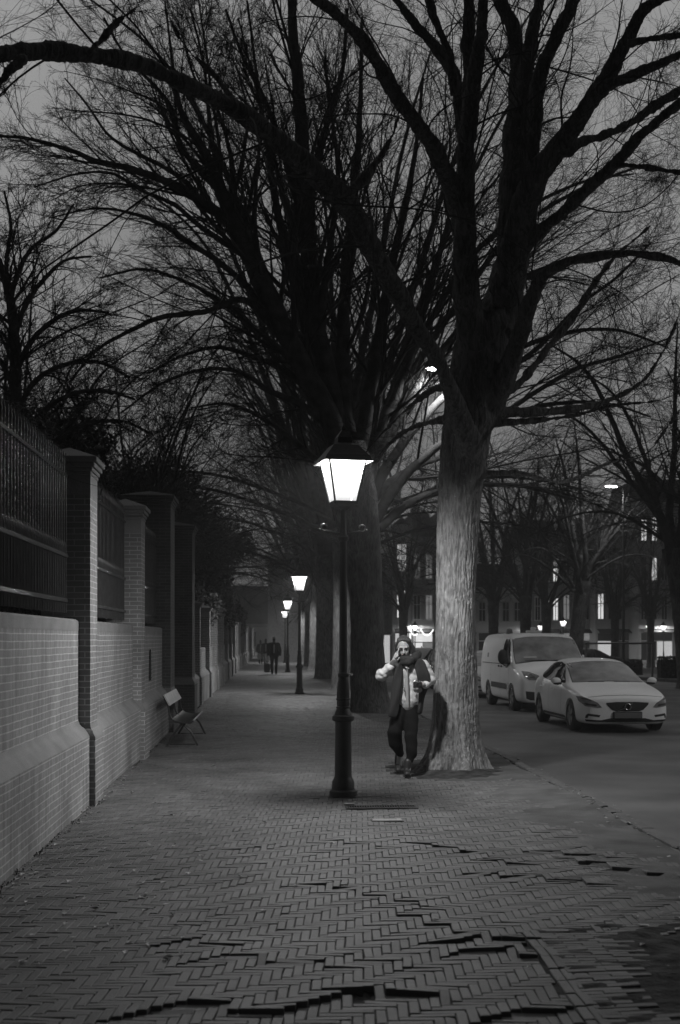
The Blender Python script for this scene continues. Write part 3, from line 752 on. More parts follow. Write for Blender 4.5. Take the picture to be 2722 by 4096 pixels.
def grow(PTS, RAD, n, t0, t1, ang, length, K, rfac, rmin, curl, trop, rng, tip=.25, lenvar=.35, side=None):
    """n children on every parent; returns their points and radii"""
    N, KP, _ = PTS.shape
    t = (np.arange(n)[None]+rng.random((N, n)))/n*(t1-t0)+t0
    f = t*(KP-1); i = np.clip(f.astype(int), 0, KP-2); w = (f-i)[..., None]
    ar = np.arange(N)[:, None]
    p = PTS[ar, i]*(1-w)+PTS[ar, i+1]*w
    r = RAD[ar, i]*(1-w[..., 0])+RAD[ar, i+1]*w[..., 0]
    tan = unit(PTS[ar, i+1]-PTS[ar, i])
    rv = rng.normal(size=(N, n, 3))
    if side is not None: rv = rv + np.array(side)
    perp = unit(rv-(rv*tan).sum(-1, keepdims=True)*tan)
    a = np.radians(rng.normal(ang, ang*.28, (N, n)))[..., None]
    d = unit(tan*np.cos(a)+perp*np.sin(a))
    plen = np.linalg.norm(np.diff(PTS, axis=1), axis=2).sum(1)[:, None]
    L = (length*plen if length < 1 else np.full((N, 1), length)) * (1-.55*(t-t0)/(t1-t0+1e-6)) * (1+lenvar*rng.normal(size=(N, n)).clip(-1.5, 1.5))
    M_ = N*n; p = p.reshape(M_, 3); d = d.reshape(M_, 3); L = L.reshape(M_, 1); r0 = np.maximum(r.reshape(M_)*rfac, rmin)
    pts = np.empty((M_, K, 3)); pts[:, 0] = p
    bend = rng.normal(size=(M_, 3))*curl
    for k in range(1, K):
        bend = bend*.7 + rng.normal(size=(M_, 3))*curl*.7
        d = unit(d + bend + np.array(trop)/K)
        pts[:, k] = pts[:, k-1] + d*L/(K-1)
    s = np.linspace(0, 1, K)
    rad = r0[:, None]*(1-s*(1-tip))[None]
    return pts, np.maximum(rad, rmin*.6)

def merge(parts):
    V, Q, o = [], [], 0
    for v, q in parts: V.append(v); Q.append(q+o); o += len(v)
    return np.concatenate(V), np.concatenate(Q)

def crown_from(limbs, spec, rng):
    """limbs: list of (pts, rad). spec: list of dicts for successive levels. returns merged mesh data of the branch levels"""
    K = 24
    LP = np.stack([resample(p, r, K)[0] for p, r in limbs]); LR = np.stack([resample(p, r, K)[1] for p, r in limbs])
    out = []
    cur = [(LP, LR)]
    for lv in spec:
        nxt = []
        for (pp, rr) in cur[-lv.get('back', 1):]:
            nxt.append(grow(pp, rr, lv['n'], lv.get('t0', .15), lv.get('t1', 1.), lv['ang'], lv['len'], lv['K'], lv.get('rf', .5), lv.get('rmin', .004), lv.get('curl', .08), lv.get('trop', (0,0,0)), rng, lv.get('tip', .3)))
        for a in nxt: out.append(tubes(*a, lv.get('sides', 4)))
        if len({a[0].shape[1] for a in nxt}) == 1: nx = (np.concatenate([a[0] for a in nxt]), np.concatenate([a[1] for a in nxt]))
        cur = [nx]
        if lv.get('cap') and len(nx[0]) > lv['cap']:
            s = rng.choice(len(nx[0]), lv['cap'], replace=False); cur = [(nx[0][s], nx[1][s])]
    return merge(out)

def px_limb(pts, D0, D1, slope=None):
    """photo points (x, y, width in px) carried from depth D0 to D1 along the limb, true size at each depth"""
    n = len(pts); cum = [0]
    for a, b in zip(pts[:-1], pts[1:]): cum.append(cum[-1]+math.hypot(b[0]-a[0], b[1]-a[1]))
    out, rad = [], []
    for (x, y, w), c in zip(pts, cum):
        D = D0+(D1-D0)*c/cum[-1]; out.append(P(x, y, D)); rad.append(w/2/FV*D)
    return np.array(out), np.array(rad)

def limb_mesh(limbs, sides=12, K=40, rough=.035, rng=None):
    parts = []
    for p, r in limbs:
        a, b = resample(p, r, K)
        s = np.linspace(0, 60, K); b = b*(1+rough*np.sin(s*1.3+len(p))+rough*.6*np.sin(s*3.1))
        a = a + np.stack([np.sin(s*.9+len(p)), np.cos(s*.7+p[0][0]), np.sin(s*1.1+2)], -1)*b[:, None]*rough*2
        v, q = tubes(a[None], b[None], sides); parts.append((v, q))
    return merge(parts)

def to_local(V, base): return V-np.array(base)[None]

def make_tree(name, base, trunk, limbs, spec, label, group, seed, sides=12, twigmat=None, barkm=None, trunk_mesh=None, limb_data=None):
    rng = np.random.default_rng(seed)
    e = empty(name, base, 0, label, 'tree', group)
    V, Q = limb_mesh(trunk, sides+10, 60, .008) if trunk_mesh is None else trunk_mesh
    link_mesh('trunk', np_mesh('trunk', to_local(V, base), Q), barkm or M['bark'], e)
    V, Q = limb_data or limb_mesh(limbs, sides, 70); link_mesh('limbs', np_mesh('limbs', to_local(V, base), Q), (barkm if limb_data else M['limb']), e)
    V, Q = crown_from(limbs, spec, rng); link_mesh('crown', np_mesh('crown', to_local(V, base), Q), twigmat or M['twig'], e)
    return e

# --- the near tree, traced limb by limb
T1 = []
def L1(pts, D0, D1): T1.append(px_limb([(x, y, w*.9) for x, y, w in pts], D0, D1))
L1([(1092,1060,70),(1066,985,60),(1046,920,48),(1020,850,35),(984,790,42),(942,722,46),(900,650,50),(845,550,55),(790,455,60),(700,375,56),(600,290,48),(530,245,46),(430,195,44),(330,150,42),(200,125,46),(100,118,45),(0,125,40),(-130,160,34)], 16.1, 9.2)
L1([(1095,820,80),(1080,700,72),(1071,590,62),(1073,470,52),(1076,350,48),(1084,200,42),(1080,100,34),(1079,0,30),(1075,-200,24)], 16.1, 14.5)
L1([(1080,330,44),(1090,200,40),(1110,80,32),(1116,0,28),(1130,-150,20)], 15.0, 14)
L1([(1075,560,55),(1056,475,50),(1030,405,46),(999,340,44),(949,265,40),(914,220,42),(874,150,36),(834,90,32),(784,40,28),(720,-10,24),(600,-90,20)], 16, 12.5)
L1([(1074,330,40),(1054,200,36),(1024,135,30),(984,85,26),(934,25,22),(890,-40,18)], 15.6, 16.5)
L1([(1052,220,30),(1034,125,26),(1010,60,23),(989,0,22),(960,-120,16)], 15.6, 15)
L1([(1140,780,110),(1165,670,95),(1179,590,80),(1184,450,74),(1194,300,72),(1199,175,52),(1184,75,38),(1154,0,35),(1120,-120,26)], 16.2, 17.5)
L1([(1200,260,45),(1219,125,36),(1234,40,30),(1244,0,28),(1260,-120,20)], 16.8, 17.2)
L1([(1190,620,50),(1209,500,36),(1230,350,32),(1240,200,40),(1264,125,38),(1304,40,35),(1324,0,30),(1380,-120,22)], 16.2, 15.2)
L1([(1165,700,80),(1195,540,78),(1234,410,66),(1309,310,50),(1384,200,46),(1434,115,38),(1474,40,34),(1509,5,30),(1600,-30,24)], 16.1, 13.8)
L1([(1448,100,24),(1480,93,20),(1530,84,18),(1640,75,14)], 14.1, 13.6)
L1([(1375,210,30),(1420,190,26),(1484,160,25),(1568,125,22),(1680,60,16)], 14.6, 13.2)
L1([(1310,350,26),(1345,325,24),(1384,315,22),(1449,285,22),(1500,250,24),(1540,225,24),(1600,190,18)], 15.0, 16.5)
L1([(1140,680,40),(1219,560,34),(1284,500,32),(1359,430,34),(1419,375,30),(1484,305,26),(1568,235,24),(1680,120,18)], 16, 14.2)
L1([(1415,382,18),(1450,381,16),(1510,388,15),(1600,402,12)], 15, 14.6)
L1([(1120,960,70),(1160,880,56),(1200,770,46),(1222,700,40),(1250,640,32),(1300,607,26),(1370,592,22),(1450,583,20),(1510,588,19),(1568,606,18),(1650,640,12)], 16.2, 14)
L1([(1150,920,26),(1209,870,22),(1249,820,20),(1289,770,20),(1334,712,21),(1369,655,18),(1420,590,13),(1500,520,8)], 16.3, 18.5)
L1([(1140,950,28),(1180,948,28),(1234,950,25),(1334,940,20),(1409,920,16),(1484,875,12),(1534,800,10),(1568,720,8)], 16.2, 17.5)
L1([(1125,975,26),(1190,972,20),(1259,966,15),(1334,955,12),(1409,935,10),(1500,925,7),(1600,900,4)], 16.2, 15)
L1([(1110,1090,22),(1150,1090,17),(1209,1092,15),(1284,1110,13),(1334,1100,12),(1409,1065,10),(1484,1050,9),(1534,990,7),(1600,900,5)], 16.2, 14)
L1([(1030,965,24),(985,975,17),(940,990,14),(890,1030,11),(850,1085,7)], 16.3, 18)
L1([(1025,890,22),(985,905,15),(930,950,11),(880,1000,8),(830,1060,5)], 16.3, 18.5)
L1([(800,450,26),(835,415,26),(870,370,20),(905,310,14),(925,240,9)], 13.2, 14)
L1([(200,125,26),(235,90,20),(270,50,16),(310,20,12),(360,-40,8)], 10.2, 10.8)
L1([(60,130,26),(20,165,24),(-30,230,20)], 9.7, 9.4)
L1([(545,245,20),(500,180,15),(430,110,11),(390,40,8)], 12, 12.8)

base1 = P(1050, 1782, 16.2); base1 = (base1[0], base1[1], 0.0)
def near_trunk():
    """traced trunk with root flare and furrowed bark in the mesh itself"""
    prof = [(1040,1818,215),(1041,1798,180),(1042,1775,152),(1046,1745,134),(1048,1700,117),(1049,1640,107),(1049,1560,99),(1049,1480,94),(1051,1400,90),(1054,1300,92),(1057,1200,97),(1062,1120,100),(1070,1040,107),(1080,975,112),(1086,930,100),(1090,905,80)]
    pts, rad = px_limb(prof, 16.2, 16.2); a, r = resample(pts, rad, 520)
    n = 168; th = np.arange(n)*2*PI/n
    z = a[:, 2][:, None]; T = th[None]
    root = np.exp(-np.clip(z-.0, 0, 9)/.28)
    flare = 1 + root*(.12+.20*np.cos(5*T+.7)+.12*np.cos(3*T+2)+.05*np.cos(9*T))
    # long broken furrows: several twisted harmonics, sharpened
    ph = .5*np.sin(z*2.1)+.3*np.sin(z*5.3+1)
    f1 = np.abs(np.sin(13*T+ph*2+.8*np.sin(z*7+3*np.sin(T*3))))
    f2 = np.abs(np.sin(21*T-ph*3+1.1*np.sin(z*11+T*2)+2))
    f3 = np.sin(44*T+2*np.sin(z*17+T*5))
    lump = .03*np.sin(3*T+z*1.7)+.02*np.sin(5*T-z*2.9)
    disp = -.017*(1-f1)**3 - .011*(1-f2)**3 + .0022*f3 + .0025*np.sin(z*60+T*9)*np.sin(T*17) + .002*RNG.normal(size=(len(a), n))
    R = r[:, None]*(flare+lump)+disp
    V = np.stack([a[:, 0][:, None]+R*np.cos(T), a[:, 1][:, None]+R*np.sin(T), np.broadcast_to(z, R.shape)], -1)
    idx = np.arange(len(a)*n).reshape(len(a), n); nx = np.roll(idx, -1, 1)
    Q = np.stack([idx[:-1], nx[:-1], nx[1:], idx[1:]], -1).reshape(-1, 4)
    V = V.reshape(-1, 3); V = V[:, :]; return V, Q
spec1 = [dict(n=9, t0=.25, ang=42, len=.5, K=14, rf=.14, rmin=.005, curl=.10, trop=(0,0,.05), sides=5),
         dict(n=9, ang=40, len=.45, K=10, rf=.45, rmin=.0025, curl=.12, sides=4),
         dict(n=8, ang=38, len=.5, K=7, rf=.6, rmin=.0015, curl=.12, sides=3),
         dict(n=2, ang=38, len=.5, K=5, rf=.6, rmin=.0012, curl=.12, sides=3)]
def fused_limbs(limbs, vox=.024):
    """bole and limbs grown together into one skin, with knots and rough bark"""
    V, Q = limb_mesh(limbs, 14, 60, .03)
    capv = []
    me = np_mesh('tmp', V, Q); o = link_mesh('tmp', me, None)
    bm = bmesh.new(); bm.from_mesh(me); bmesh.ops.holes_fill(bm, edges=[x for x in bm.edges if x.is_boundary], sides=0); bm.to_mesh(me); bm.free()
    r = o.modifiers.new('r', 'REMESH'); r.mode = 'VOXEL'; r.voxel_size = vox
    s = o.modifiers.new('s', 'SMOOTH'); s.iterations = 5; s.factor = .5
    bpy.context.view_layer.update(); bake(o); me = o.data
    n = len(me.vertices); co = np.empty(n*3, np.float32); me.vertices.foreach_get('co', co); co = co.reshape(-1, 3).astype(float)
    no = np.empty(n*3, np.float32); me.vertices.foreach_get('normal', no); no = no.reshape(-1, 3)
    x, y, z = co.T
    k = .012*np.sin(x*9+2*np.sin(y*5))*np.sin(z*6+y*7) + .007*np.sin(x*31+z*9)*np.sin(y*29-z*7) + .004*np.sin(x*67)*np.sin(y*61+z*13) + .003*RNG.normal(size=n)
    kn = RNG.choice(n, 70)
    for q in kn: k = k + .022*np.exp(-((co-co[q])**2).sum(1)/.0035)
    co = co+no*k[:, None]
    me.calc_loop_triangles(); F = np.empty(len(me.polygons)*4, np.int32); me.polygons.foreach_get('vertices', F)
    bpy.data.objects.remove(o, do_unlink=True)
    return co, F.reshape(-1, 4)
bole = px_limb([(1057,1200,90),(1062,1120,98),(1070,1040,106),(1082,960,117),(1096,880,126),(1110,800,122),(1125,720,100)], 16.2, 16.2)
FUSED = fused_limbs([bole]+T1)
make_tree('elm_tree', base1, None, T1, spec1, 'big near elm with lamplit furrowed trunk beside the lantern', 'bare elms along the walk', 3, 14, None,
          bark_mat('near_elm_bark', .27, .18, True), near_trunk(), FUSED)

# --- the second tree, whose fan fills the upper left
T2 = []
def L2(pts, D0, D1): T2.append(px_limb([(x, y, w*.84) for x, y, w in pts], D0, D1))
L2([(800,1080,60),(760,960,58),(700,850,56),(650,750,54),(610,660,54),(575,590,52),(535,500,46),(505,430,34),(470,350,28),(435,290,20),(410,230,14),(395,120,8),(380,0,5)], 29, 27)
L2([(545,520,34),(500,490,30),(450,455,26),(400,425,22),(350,405,20),(290,385,18),(225,372,16),(160,345,12),(60,318,9),(-40,312,6)], 28, 25)
L2([(560,560,26),(520,500,22),(470,470,18),(430,420,14),(370,380,12),(310,350,10),(250,310,8),(200,240,6),(150,180,4)], 28, 30)
L2([(500,430,24),(450,380,18),(415,330,16),(395,250,14),(350,190,10),(290,130,8),(240,40,5)], 28, 28.5)
L2([(530,480,20),(505,400,17),(490,330,14),(480,250,11),(470,150,8),(440,20,5)], 28, 31)
L2([(640,770,30),(600,700,22),(560,650,18),(500,600,16),(440,560,14),(380,520,12),(300,490,9),(220,480,6),(120,500,4)], 29, 27)
L2([(620,740,26),(560,690,18),(475,717,15),(375,730,14),(310,757,12),(225,805,9),(160,880,6)], 29, 25)
L2([(700,860,26),(640,800,18),(590,760,14),(520,700,12),(430,650,10),(330,620,8),(230,640,5)], 29, 32)
L2([(720,900,26),(650,850,18),(580,820,14),(500,800,11),(420,820,8),(340,860,5)], 29, 31)
L2([(760,980,28),(690,930,20),(620,900,16),(560,860,13),(480,850,10),(380,880,8),(280,950,5)], 29, 26)
L2([(790,1040,60),(765,900,56),(735,780,50),(718,650,46),(708,500,44),(698,350,40),(688,200,34),(675,60,26),(668,-80,18)], 29, 29)
L2([(730,800,34),(690,690,30),(655,560,24),(632,440,20),(618,340,16),(600,240,12),(585,120,8),(570,0,6)], 29, 28)
L2([(712,560,26),(680,440,22),(650,340,18),(610,230,14),(560,130,10),(520,20,7)], 29, 27.5)
L2([(708,480,24),(735,360,20),(760,260,16),(790,160,12),(800,20,8)], 29, 30)
L2([(800,1000,50),(790,860,44),(792,740,36),(800,600,30),(815,460,24),(826,340,18),(832,200,12),(835,40,8)], 29, 30)
L2([(820,1080,50),(845,940,42),(870,800,34),(890,680,28),(915,560,22),(940,450,18),(960,330,12),(975,180,8)], 29, 31)
L2([(830,1100,40),(880,980,32),(925,880,26),(965,760,20),(1000,640,15),(1030,520,10),(1050,400,7)], 29, 32)
L2([(740,830,26),(745,680,22),(765,540,18),(780,420,14),(770,300,10),(750,150,7)], 29, 28)
L2([(835,1180,34),(890,1120,26),(950,1080,20),(1000,1060,14),(1060,1050,10),(1120,1060,6)], 29, 33)
L2([(790,1120,26),(730,1060,20),(670,1010,16),(600,960,12),(520,930,8),(440,940,5)], 29, 32)
L2([(600,640,22),(560,560,16),(540,470,13),(560,360,10),(570,260,8),(545,150,5)], 28.5, 27)
L2([(585,600,24),(520,560,18),(460,520,14),(400,470,12),(330,440,10),(260,400,8),(180,400,6),(80,430,4)], 28.5, 29)
L2([(560,540,20),(540,440,16),(530,350,12),(500,250,10),(450,180,7),(420,80,5)], 28.5, 29)
for k, q in enumerate([[(860,1200,34),(940,1090,26),(1040,1010,20),(1160,960,16),(1280,930,12),(1400,930,8),(1500,960,5)],
          [(850,1150,34),(930,1020,26),(1040,900,20),(1160,820,16),(1290,770,12),(1420,760,9),(1540,800,5)],
          [(845,1100,34),(920,960,28),(1010,820,22),(1120,700,17),(1250,620,13),(1390,580,9),(1520,600,6)],
          [(840,1080,30),(900,920,26),(980,760,20),(1080,600,16),(1200,490,12),(1340,420,8),(1460,400,5)],
          [(870,1220,28),(960,1150,20),(1080,1120,15),(1200,1120,11),(1320,1150,7)],
          [(845,1120,30),(930,900,24),(1040,720,18),(1180,540,14),(1330,440,10),(1480,380,6)],
          [(1050,980,20),(1140,880,16),(1240,800,12),(1340,700,10),(1420,640,8),(1500,560,5)],
          [(1150,960,16),(1240,900,13),(1330,850,11),(1430,820,8),(1540,780,5)]]): L2(q, 29, 33+k*.6)
b2 = P(852, 1640, 29); b2 = (b2[0], b2[1], 0)
trunk2 = [px_limb([(855,1660,125),(855,1635,100),(850,1590,86),(847,1500,78),(845,1400,76),(838,1300,84),(825,1200,100),(808,1110,112),(798,1020,90)], 29, 29)]
spec2 = [dict(n=14, t0=.10, ang=32, len=.45, K=11, rf=.32, rmin=.008, curl=.06, trop=(0,0,.10), sides=5),
         dict(n=11, ang=30, len=.46, K=8, rf=.5, rmin=.0055, curl=.07, trop=(0,0,-.05), sides=4),
         dict(n=8, ang=32, len=.5, K=5, rf=.6, rmin=.0042, curl=.08, sides=3),
         dict(n=2, ang=34, len=.55, K=4, rf=.7, rmin=.0032, curl=.10, sides=3)]
make_tree('elm_tree', b2, trunk2, T2, spec2, 'second bare elm just behind the lantern post, its limbs fanning wide', 'bare elms along the walk', 8)

# --- trees grown rather than traced
def wild_tree(seed, H, trunk_h, r0, nl, spread, lean=(0,0), spec=None, rise=1.0, name='elm_tree', label='', group='', barkm=None, twigm=None):
    rng = np.random.default_rng(seed)
    top = np.array([lean[0]*.5, lean[1]*.5, trunk_h])
    tp = np.array([[0,0,-.15],[0,0,.25],[lean[0]*.12,lean[1]*.12,trunk_h*.35],[lean[0]*.3,lean[1]*.3,trunk_h*.7],top])
    tr = [r0*1.7, r0*1.15, r0, r0*.98, r0*1.15]
    limbs = []
    for k in range(nl):
        az = 2*PI*k/nl + rng.normal(0, .35); s = spread*rng.uniform(.35, 1.1); hh = H*rng.uniform(.78, 1.05)-trunk_h
        st = top - np.array([0,0,rng.uniform(0, trunk_h*.35)])
        d = np.array([math.cos(az), math.sin(az), 0])
        pts = [st, st+d*s*.10+[0,0,hh*.18*rise], st+d*s*.30+[0,0,hh*.45*rise], st+d*s*.62+[0,0,hh*.75], st+d*s+[0,0,hh*(.9 if s > spread*.8 else 1)]]
        pts = np.array(pts)+rng.normal(0, .12, (5,3))*np.array([0,1,1,1,1])[:, None]
        rr = r0*rng.uniform(.38, .55); limbs.append((pts, np.array([rr, rr*.85, rr*.6, rr*.35, rr*.12])))
    for k in range(nl//2):      # low arching limbs
        az = rng.uniform(0, 2*PI); s = spread*rng.uniform(.8, 1.2); st = np.array([0,0,trunk_h*rng.uniform(.85,1.0)]); d = np.array([math.cos(az), math.sin(az), 0])
        pts = np.array([st, st+d*s*.2+[0,0,1.0], st+d*s*.5+[0,0,1.9], st+d*s*.8+[0,0,1.8], st+d*s*1.1+[0,0,1.0]]); rr = r0*.22
        limbs.append((pts, np.array([rr, rr*.8, rr*.6, rr*.4, rr*.15])))
    spec = spec or [dict(n=11, t0=.15, ang=36, len=.38, K=8, rf=.38, rmin=.012, curl=.09, trop=(0,0,.05), sides=4),
                    dict(n=8, ang=32, len=.46, K=6, rf=.5, rmin=.007, curl=.08, sides=3),
                    dict(n=7, ang=34, len=.5, K=4, rf=.6, rmin=.005, curl=.08, sides=3)]
    return make_tree(name, (0,0,0), [(tp, np.array(tr))], limbs, spec, label, group, seed+1, 9, twigm or M['twig_far'], barkm)

GR = 'bare elms along the walk'
tA = wild_tree(101, 25, 5.2, .42, 8, 9.5, label='third bare elm, broad dark trunk left of the lantern post', group=GR); tA.location = (2.2, 52.6, 0)
tB = wild_tree(102, 25, 5.6, .38, 8, 9.5, label='dark elm trunk partly hidden behind the lantern post', group=GR); tB.location = (2.35, 41.5, 0)
row = [(65.5, 'distant bare elm of the row beyond the second lantern', tA, 1.9), (77.5, 'distant slender elm lit on one side in the row', tB, .8), (90, 'far elm of the row beyond the third lantern', tA, 3.0),
       (103, 'far elm of the row near its end', tB, 2.2), (117, 'last but one elm of the row, tiny trunk', tA, 4.4), (132, 'last elm of the row, tiny trunk', tB, 5.0)]
for y, lab, src, rz in row:
    c = copy_tree(src); c.location = (2.3, y, 0); c.rotation_euler.z = rz; c['label'] = lab
c = copy_tree(tB); c.location = (2.6, 29.0-26, 0); c.rotation_euler.z = 2.2; c['label'] = 'elm overhead at the front right, only its branch tips in view'
bpy.data.objects.remove(c.children[0], do_unlink=True) if False else None

# trees inside the garden, behind the wall
GG = 'bare trees behind the garden wall'
g1 = wild_tree(201, 11.5, 3.6, .17, 12, 6.5, rise=.7, label='bare garden tree behind the gateway', group=GG, name='garden_tree')
T3 = []
def L3(pts, D0, D1): T3.append(px_limb(pts, D0, D1))
L3([(36,980,26),(36,840,26),(30,740,24),(18,670,20),(0,610,16),(-30,540,12)], 25, 25)
L3([(35,860,16),(70,790,13),(120,740,11),(180,715,9),(250,720,6)], 25, 24); L3([(35,960,16),(80,880,13),(150,840,11),(230,835,9),(300,870,6)], 25, 26)
L3([(36,1060,16),(90,960,13),(160,910,11),(240,900,8),(310,920,5)], 25, 23.5); L3([(32,780,14),(60,700,12),(105,640,10),(150,600,7),(210,590,5)], 25, 25.5)
L3([(22,690,14),(45,620,12),(75,570,9),(130,530,7),(170,470,5)], 25, 24); L3([(20,680,12),(15,600,10),(25,520,8),(10,440,5)], 25, 26)
L3([(34,900,14),(0,830,12),(-40,790,8)], 25, 25); L3([(34,1000,14),(10,940,11),(-30,900,8)], 25, 24); L3([(36,1100,14),(110,1030,12),(190,980,10),(280,970,7),(350,1000,5)], 25, 27)
bg_ = P(36, 1350, 25); bg_ = (bg_[0], bg_[1], 0)
make_tree('garden_tree', bg_, [px_limb([(38,1700,44),(38,1500,40),(37,1300,34),(36,1100,30),(36,960,28)], 25, 25)], T3,
    [dict(n=12, t0=.1, ang=36, len=.42, K=9, rf=.4, rmin=.008, curl=.09, trop=(0,0,.1), sides=4), dict(n=9, ang=36, len=.46, K=7, rf=.5, rmin=.005, curl=.1, sides=3), dict(n=7, ang=36, len=.5, K=5, rf=.6, rmin=.0035, curl=.1, sides=3)],
    'slim bare tree rising behind the nearest railing at the left edge', GG, 77, 9)
g1.location = (-6.4, 31, 0)
g2 = copy_tree(g1); g2.location = (-7.6, 37, 0); g2.rotation_euler.z = 2; g2['label'] = 'bare garden tree behind the piers, its twigs against the sky'
g3 = copy_tree(g1); g3.location = (-5.2, 50, 0); g3.rotation_euler.z = 4; g3['label'] = 'bare garden tree farther along behind the wall'
g4 = copy_tree(g1); g4.location = (-9.5, 28, 0); g4.rotation_euler.z = 1; g4.scale = (1.1,1.1,.95); g4['label'] = 'bare garden tree beyond the slim one at the left'

g5 = copy_tree(g1); g5.location = (-3.6, 33, 0); g5.rotation_euler.z = 3.1; g5.scale = (1,1,.9); g5['label'] = 'bare garden tree just behind the gateway'

def leafy(seed, R, H, n, label, name='evergreen_tree', cat='tree', clumps=26):
    """evergreen: trunk plus many small leaf faces gathered in clumps"""
    rng = np.random.default_rng(seed); e = empty(name, (0,0,0), 0, label, cat, 'evergreens behind the garden wall')
    c = rng.normal(size=(clumps, 3)); c = unit(c)*rng.uniform(.25, 1, (clumps, 1)); c = c*np.array([R, R, H*.42])+np.array([0,0,H*.56])
    rc = rng.uniform(.22, .42, clumps)*R
    k = rng.integers(0, clumps, n); d = unit(rng.normal(size=(n, 3)))*(rng.random((n,1))**.45)
    ctr = c[k]+d*rc[k][:, None]*np.array([1,1,.8])
    s = rng.uniform(.03, .07, (n, 1)); u = unit(rng.normal(size=(n,3))); w = unit(np.cross(u, rng.normal(size=(n,3))))
    V = np.stack([ctr-u*s, ctr+w*s*.5, ctr+u*s, ctr-w*s*.5], 1).reshape(-1, 3); Q = np.arange(n*4).reshape(-1, 4)
    link_mesh('foliage', np_mesh('foliage', V, Q, False), M['evergreen'], e)
    parts = [(np.array([[0,0,-.1],[0,0,H*.3],[.1,0,H*.6]]), np.array([.14,.11,.05]))]
    for q in range(0, clumps, 2): parts.append((np.array([[0,0,H*.25],c[q]*.5+np.array([0,0,H*.2]),c[q]]), np.array([.06,.04,.015])))
    V, Q = limb_mesh(parts, 6, 10); link_mesh('trunk', np_mesh('trunk', V, Q), M['bark'], e)
    return e
ev = leafy(5, 2.3, 5.6, 52000, 'dark evergreen tree behind the wall between the first two piers'); ev.location = (-5.0, 21.5, 0)
for k, (x, y, s, lab) in enumerate([(-4.9, 27.5, 1.15, 'dense evergreen rising behind the gate piers'), (-4.2, 34.5, 1.12, 'tall dark evergreen just past the gateway'), (-4.4, 41.5, 1.3, 'dark evergreen behind the low piers'),
                                    (-4.3, 50, 1.35, 'distant evergreen overhanging the low wall'), (-4.6, 60, 1.5, 'far evergreen mass at the end of the garden'), (-4.8, 73, 1.6, 'farthest evergreen of the garden'),
                                    (-7.8, 26, 1.1, 'broad evergreen deeper in the garden'), (-9, 42, 1.5, 'large evergreen deep in the garden')]):
    c = copy_tree(ev); c.location = (x, y, 0); c.scale = (s,)*3; c.rotation_euler.z = k*1.3; c['label'] = lab
sh = leafy(6, .8, 1.9, 7000, 'clipped dark bush showing above the first pier behind the railing', 'garden_bush', 'bush', 14); p = P(130, 1045, 15); sh.location = (p[0], p[1], 1.9); sh.children[1].scale = (1,1,1)
sh.location.z = 2.1

# park trees across the road
GP = 'bare park trees across the road'
SPP = [dict(n=9, t0=.15, ang=36, len=.38, K=8, rf=.38, rmin=.012, curl=.09, trop=(0,0,.05), sides=4), dict(n=7, ang=34, len=.46, K=6, rf=.5, rmin=.008, curl=.09, sides=3), dict(n=5, ang=34, len=.5, K=4, rf=.6, rmin=.006, curl=.09, sides=3)]
q1 = wild_tree(301, 15, 4.6, .33, 9, 5.5, label='bare park tree with straight dark trunk rising behind the van', group=GP, spec=SPP, name='park_tree')
q2 = wild_tree(302, 14, 5.2, .40, 9, 6.0, (1.2, 0), label='thick bare park tree right of the van', group=GP, spec=SPP, name='park_tree')
def put(t, x, y, D, rz, lab=None, s=1.0, first=False):
    o = t if first else copy_tree(t); p = P(x, y, D); o.location = (p[0], p[1], gz(p[0], p[1])-.02); o.rotation_euler.z = rz; o.scale = (s,)*3
    if lab: o['label'] = lab
    return o
put(q1, 1212, 1500, 72, 0, first=True); put(q2, 1322, 1500, 68, 0, first=True)
put(q1, 1138, 1500, 84, 2.1, 'bare park tree just right of the near trunk', 1.05)
put(q1, 1418, 1500, 92, 4.0, 'slim bare park tree far back, left of the leaning one', .9)
put(q2, 1590, 1500, 46, 3.3, 'leaning bare tree at the right edge, limbs reaching over the road', 1.0)
put(q1, 1500, 1500, 100, 5.0, 'small bare park tree far back near the right lanterns', .9)
put(q2, 1660, 1500, 60, 1.2, 'bare park tree beyond the right edge, twigs reaching in', 1.1)
put(q1, 930, 1500, 95, 1.0, 'bare park tree beyond the walking woman', 1.0)
put(q2, 1010, 1500, 110, .5, 'bare tree far behind the big trunk', 1.0)
put(q1, 1260, 1500, 98, 3.0, 'bare park tree far behind the van', 1.1)
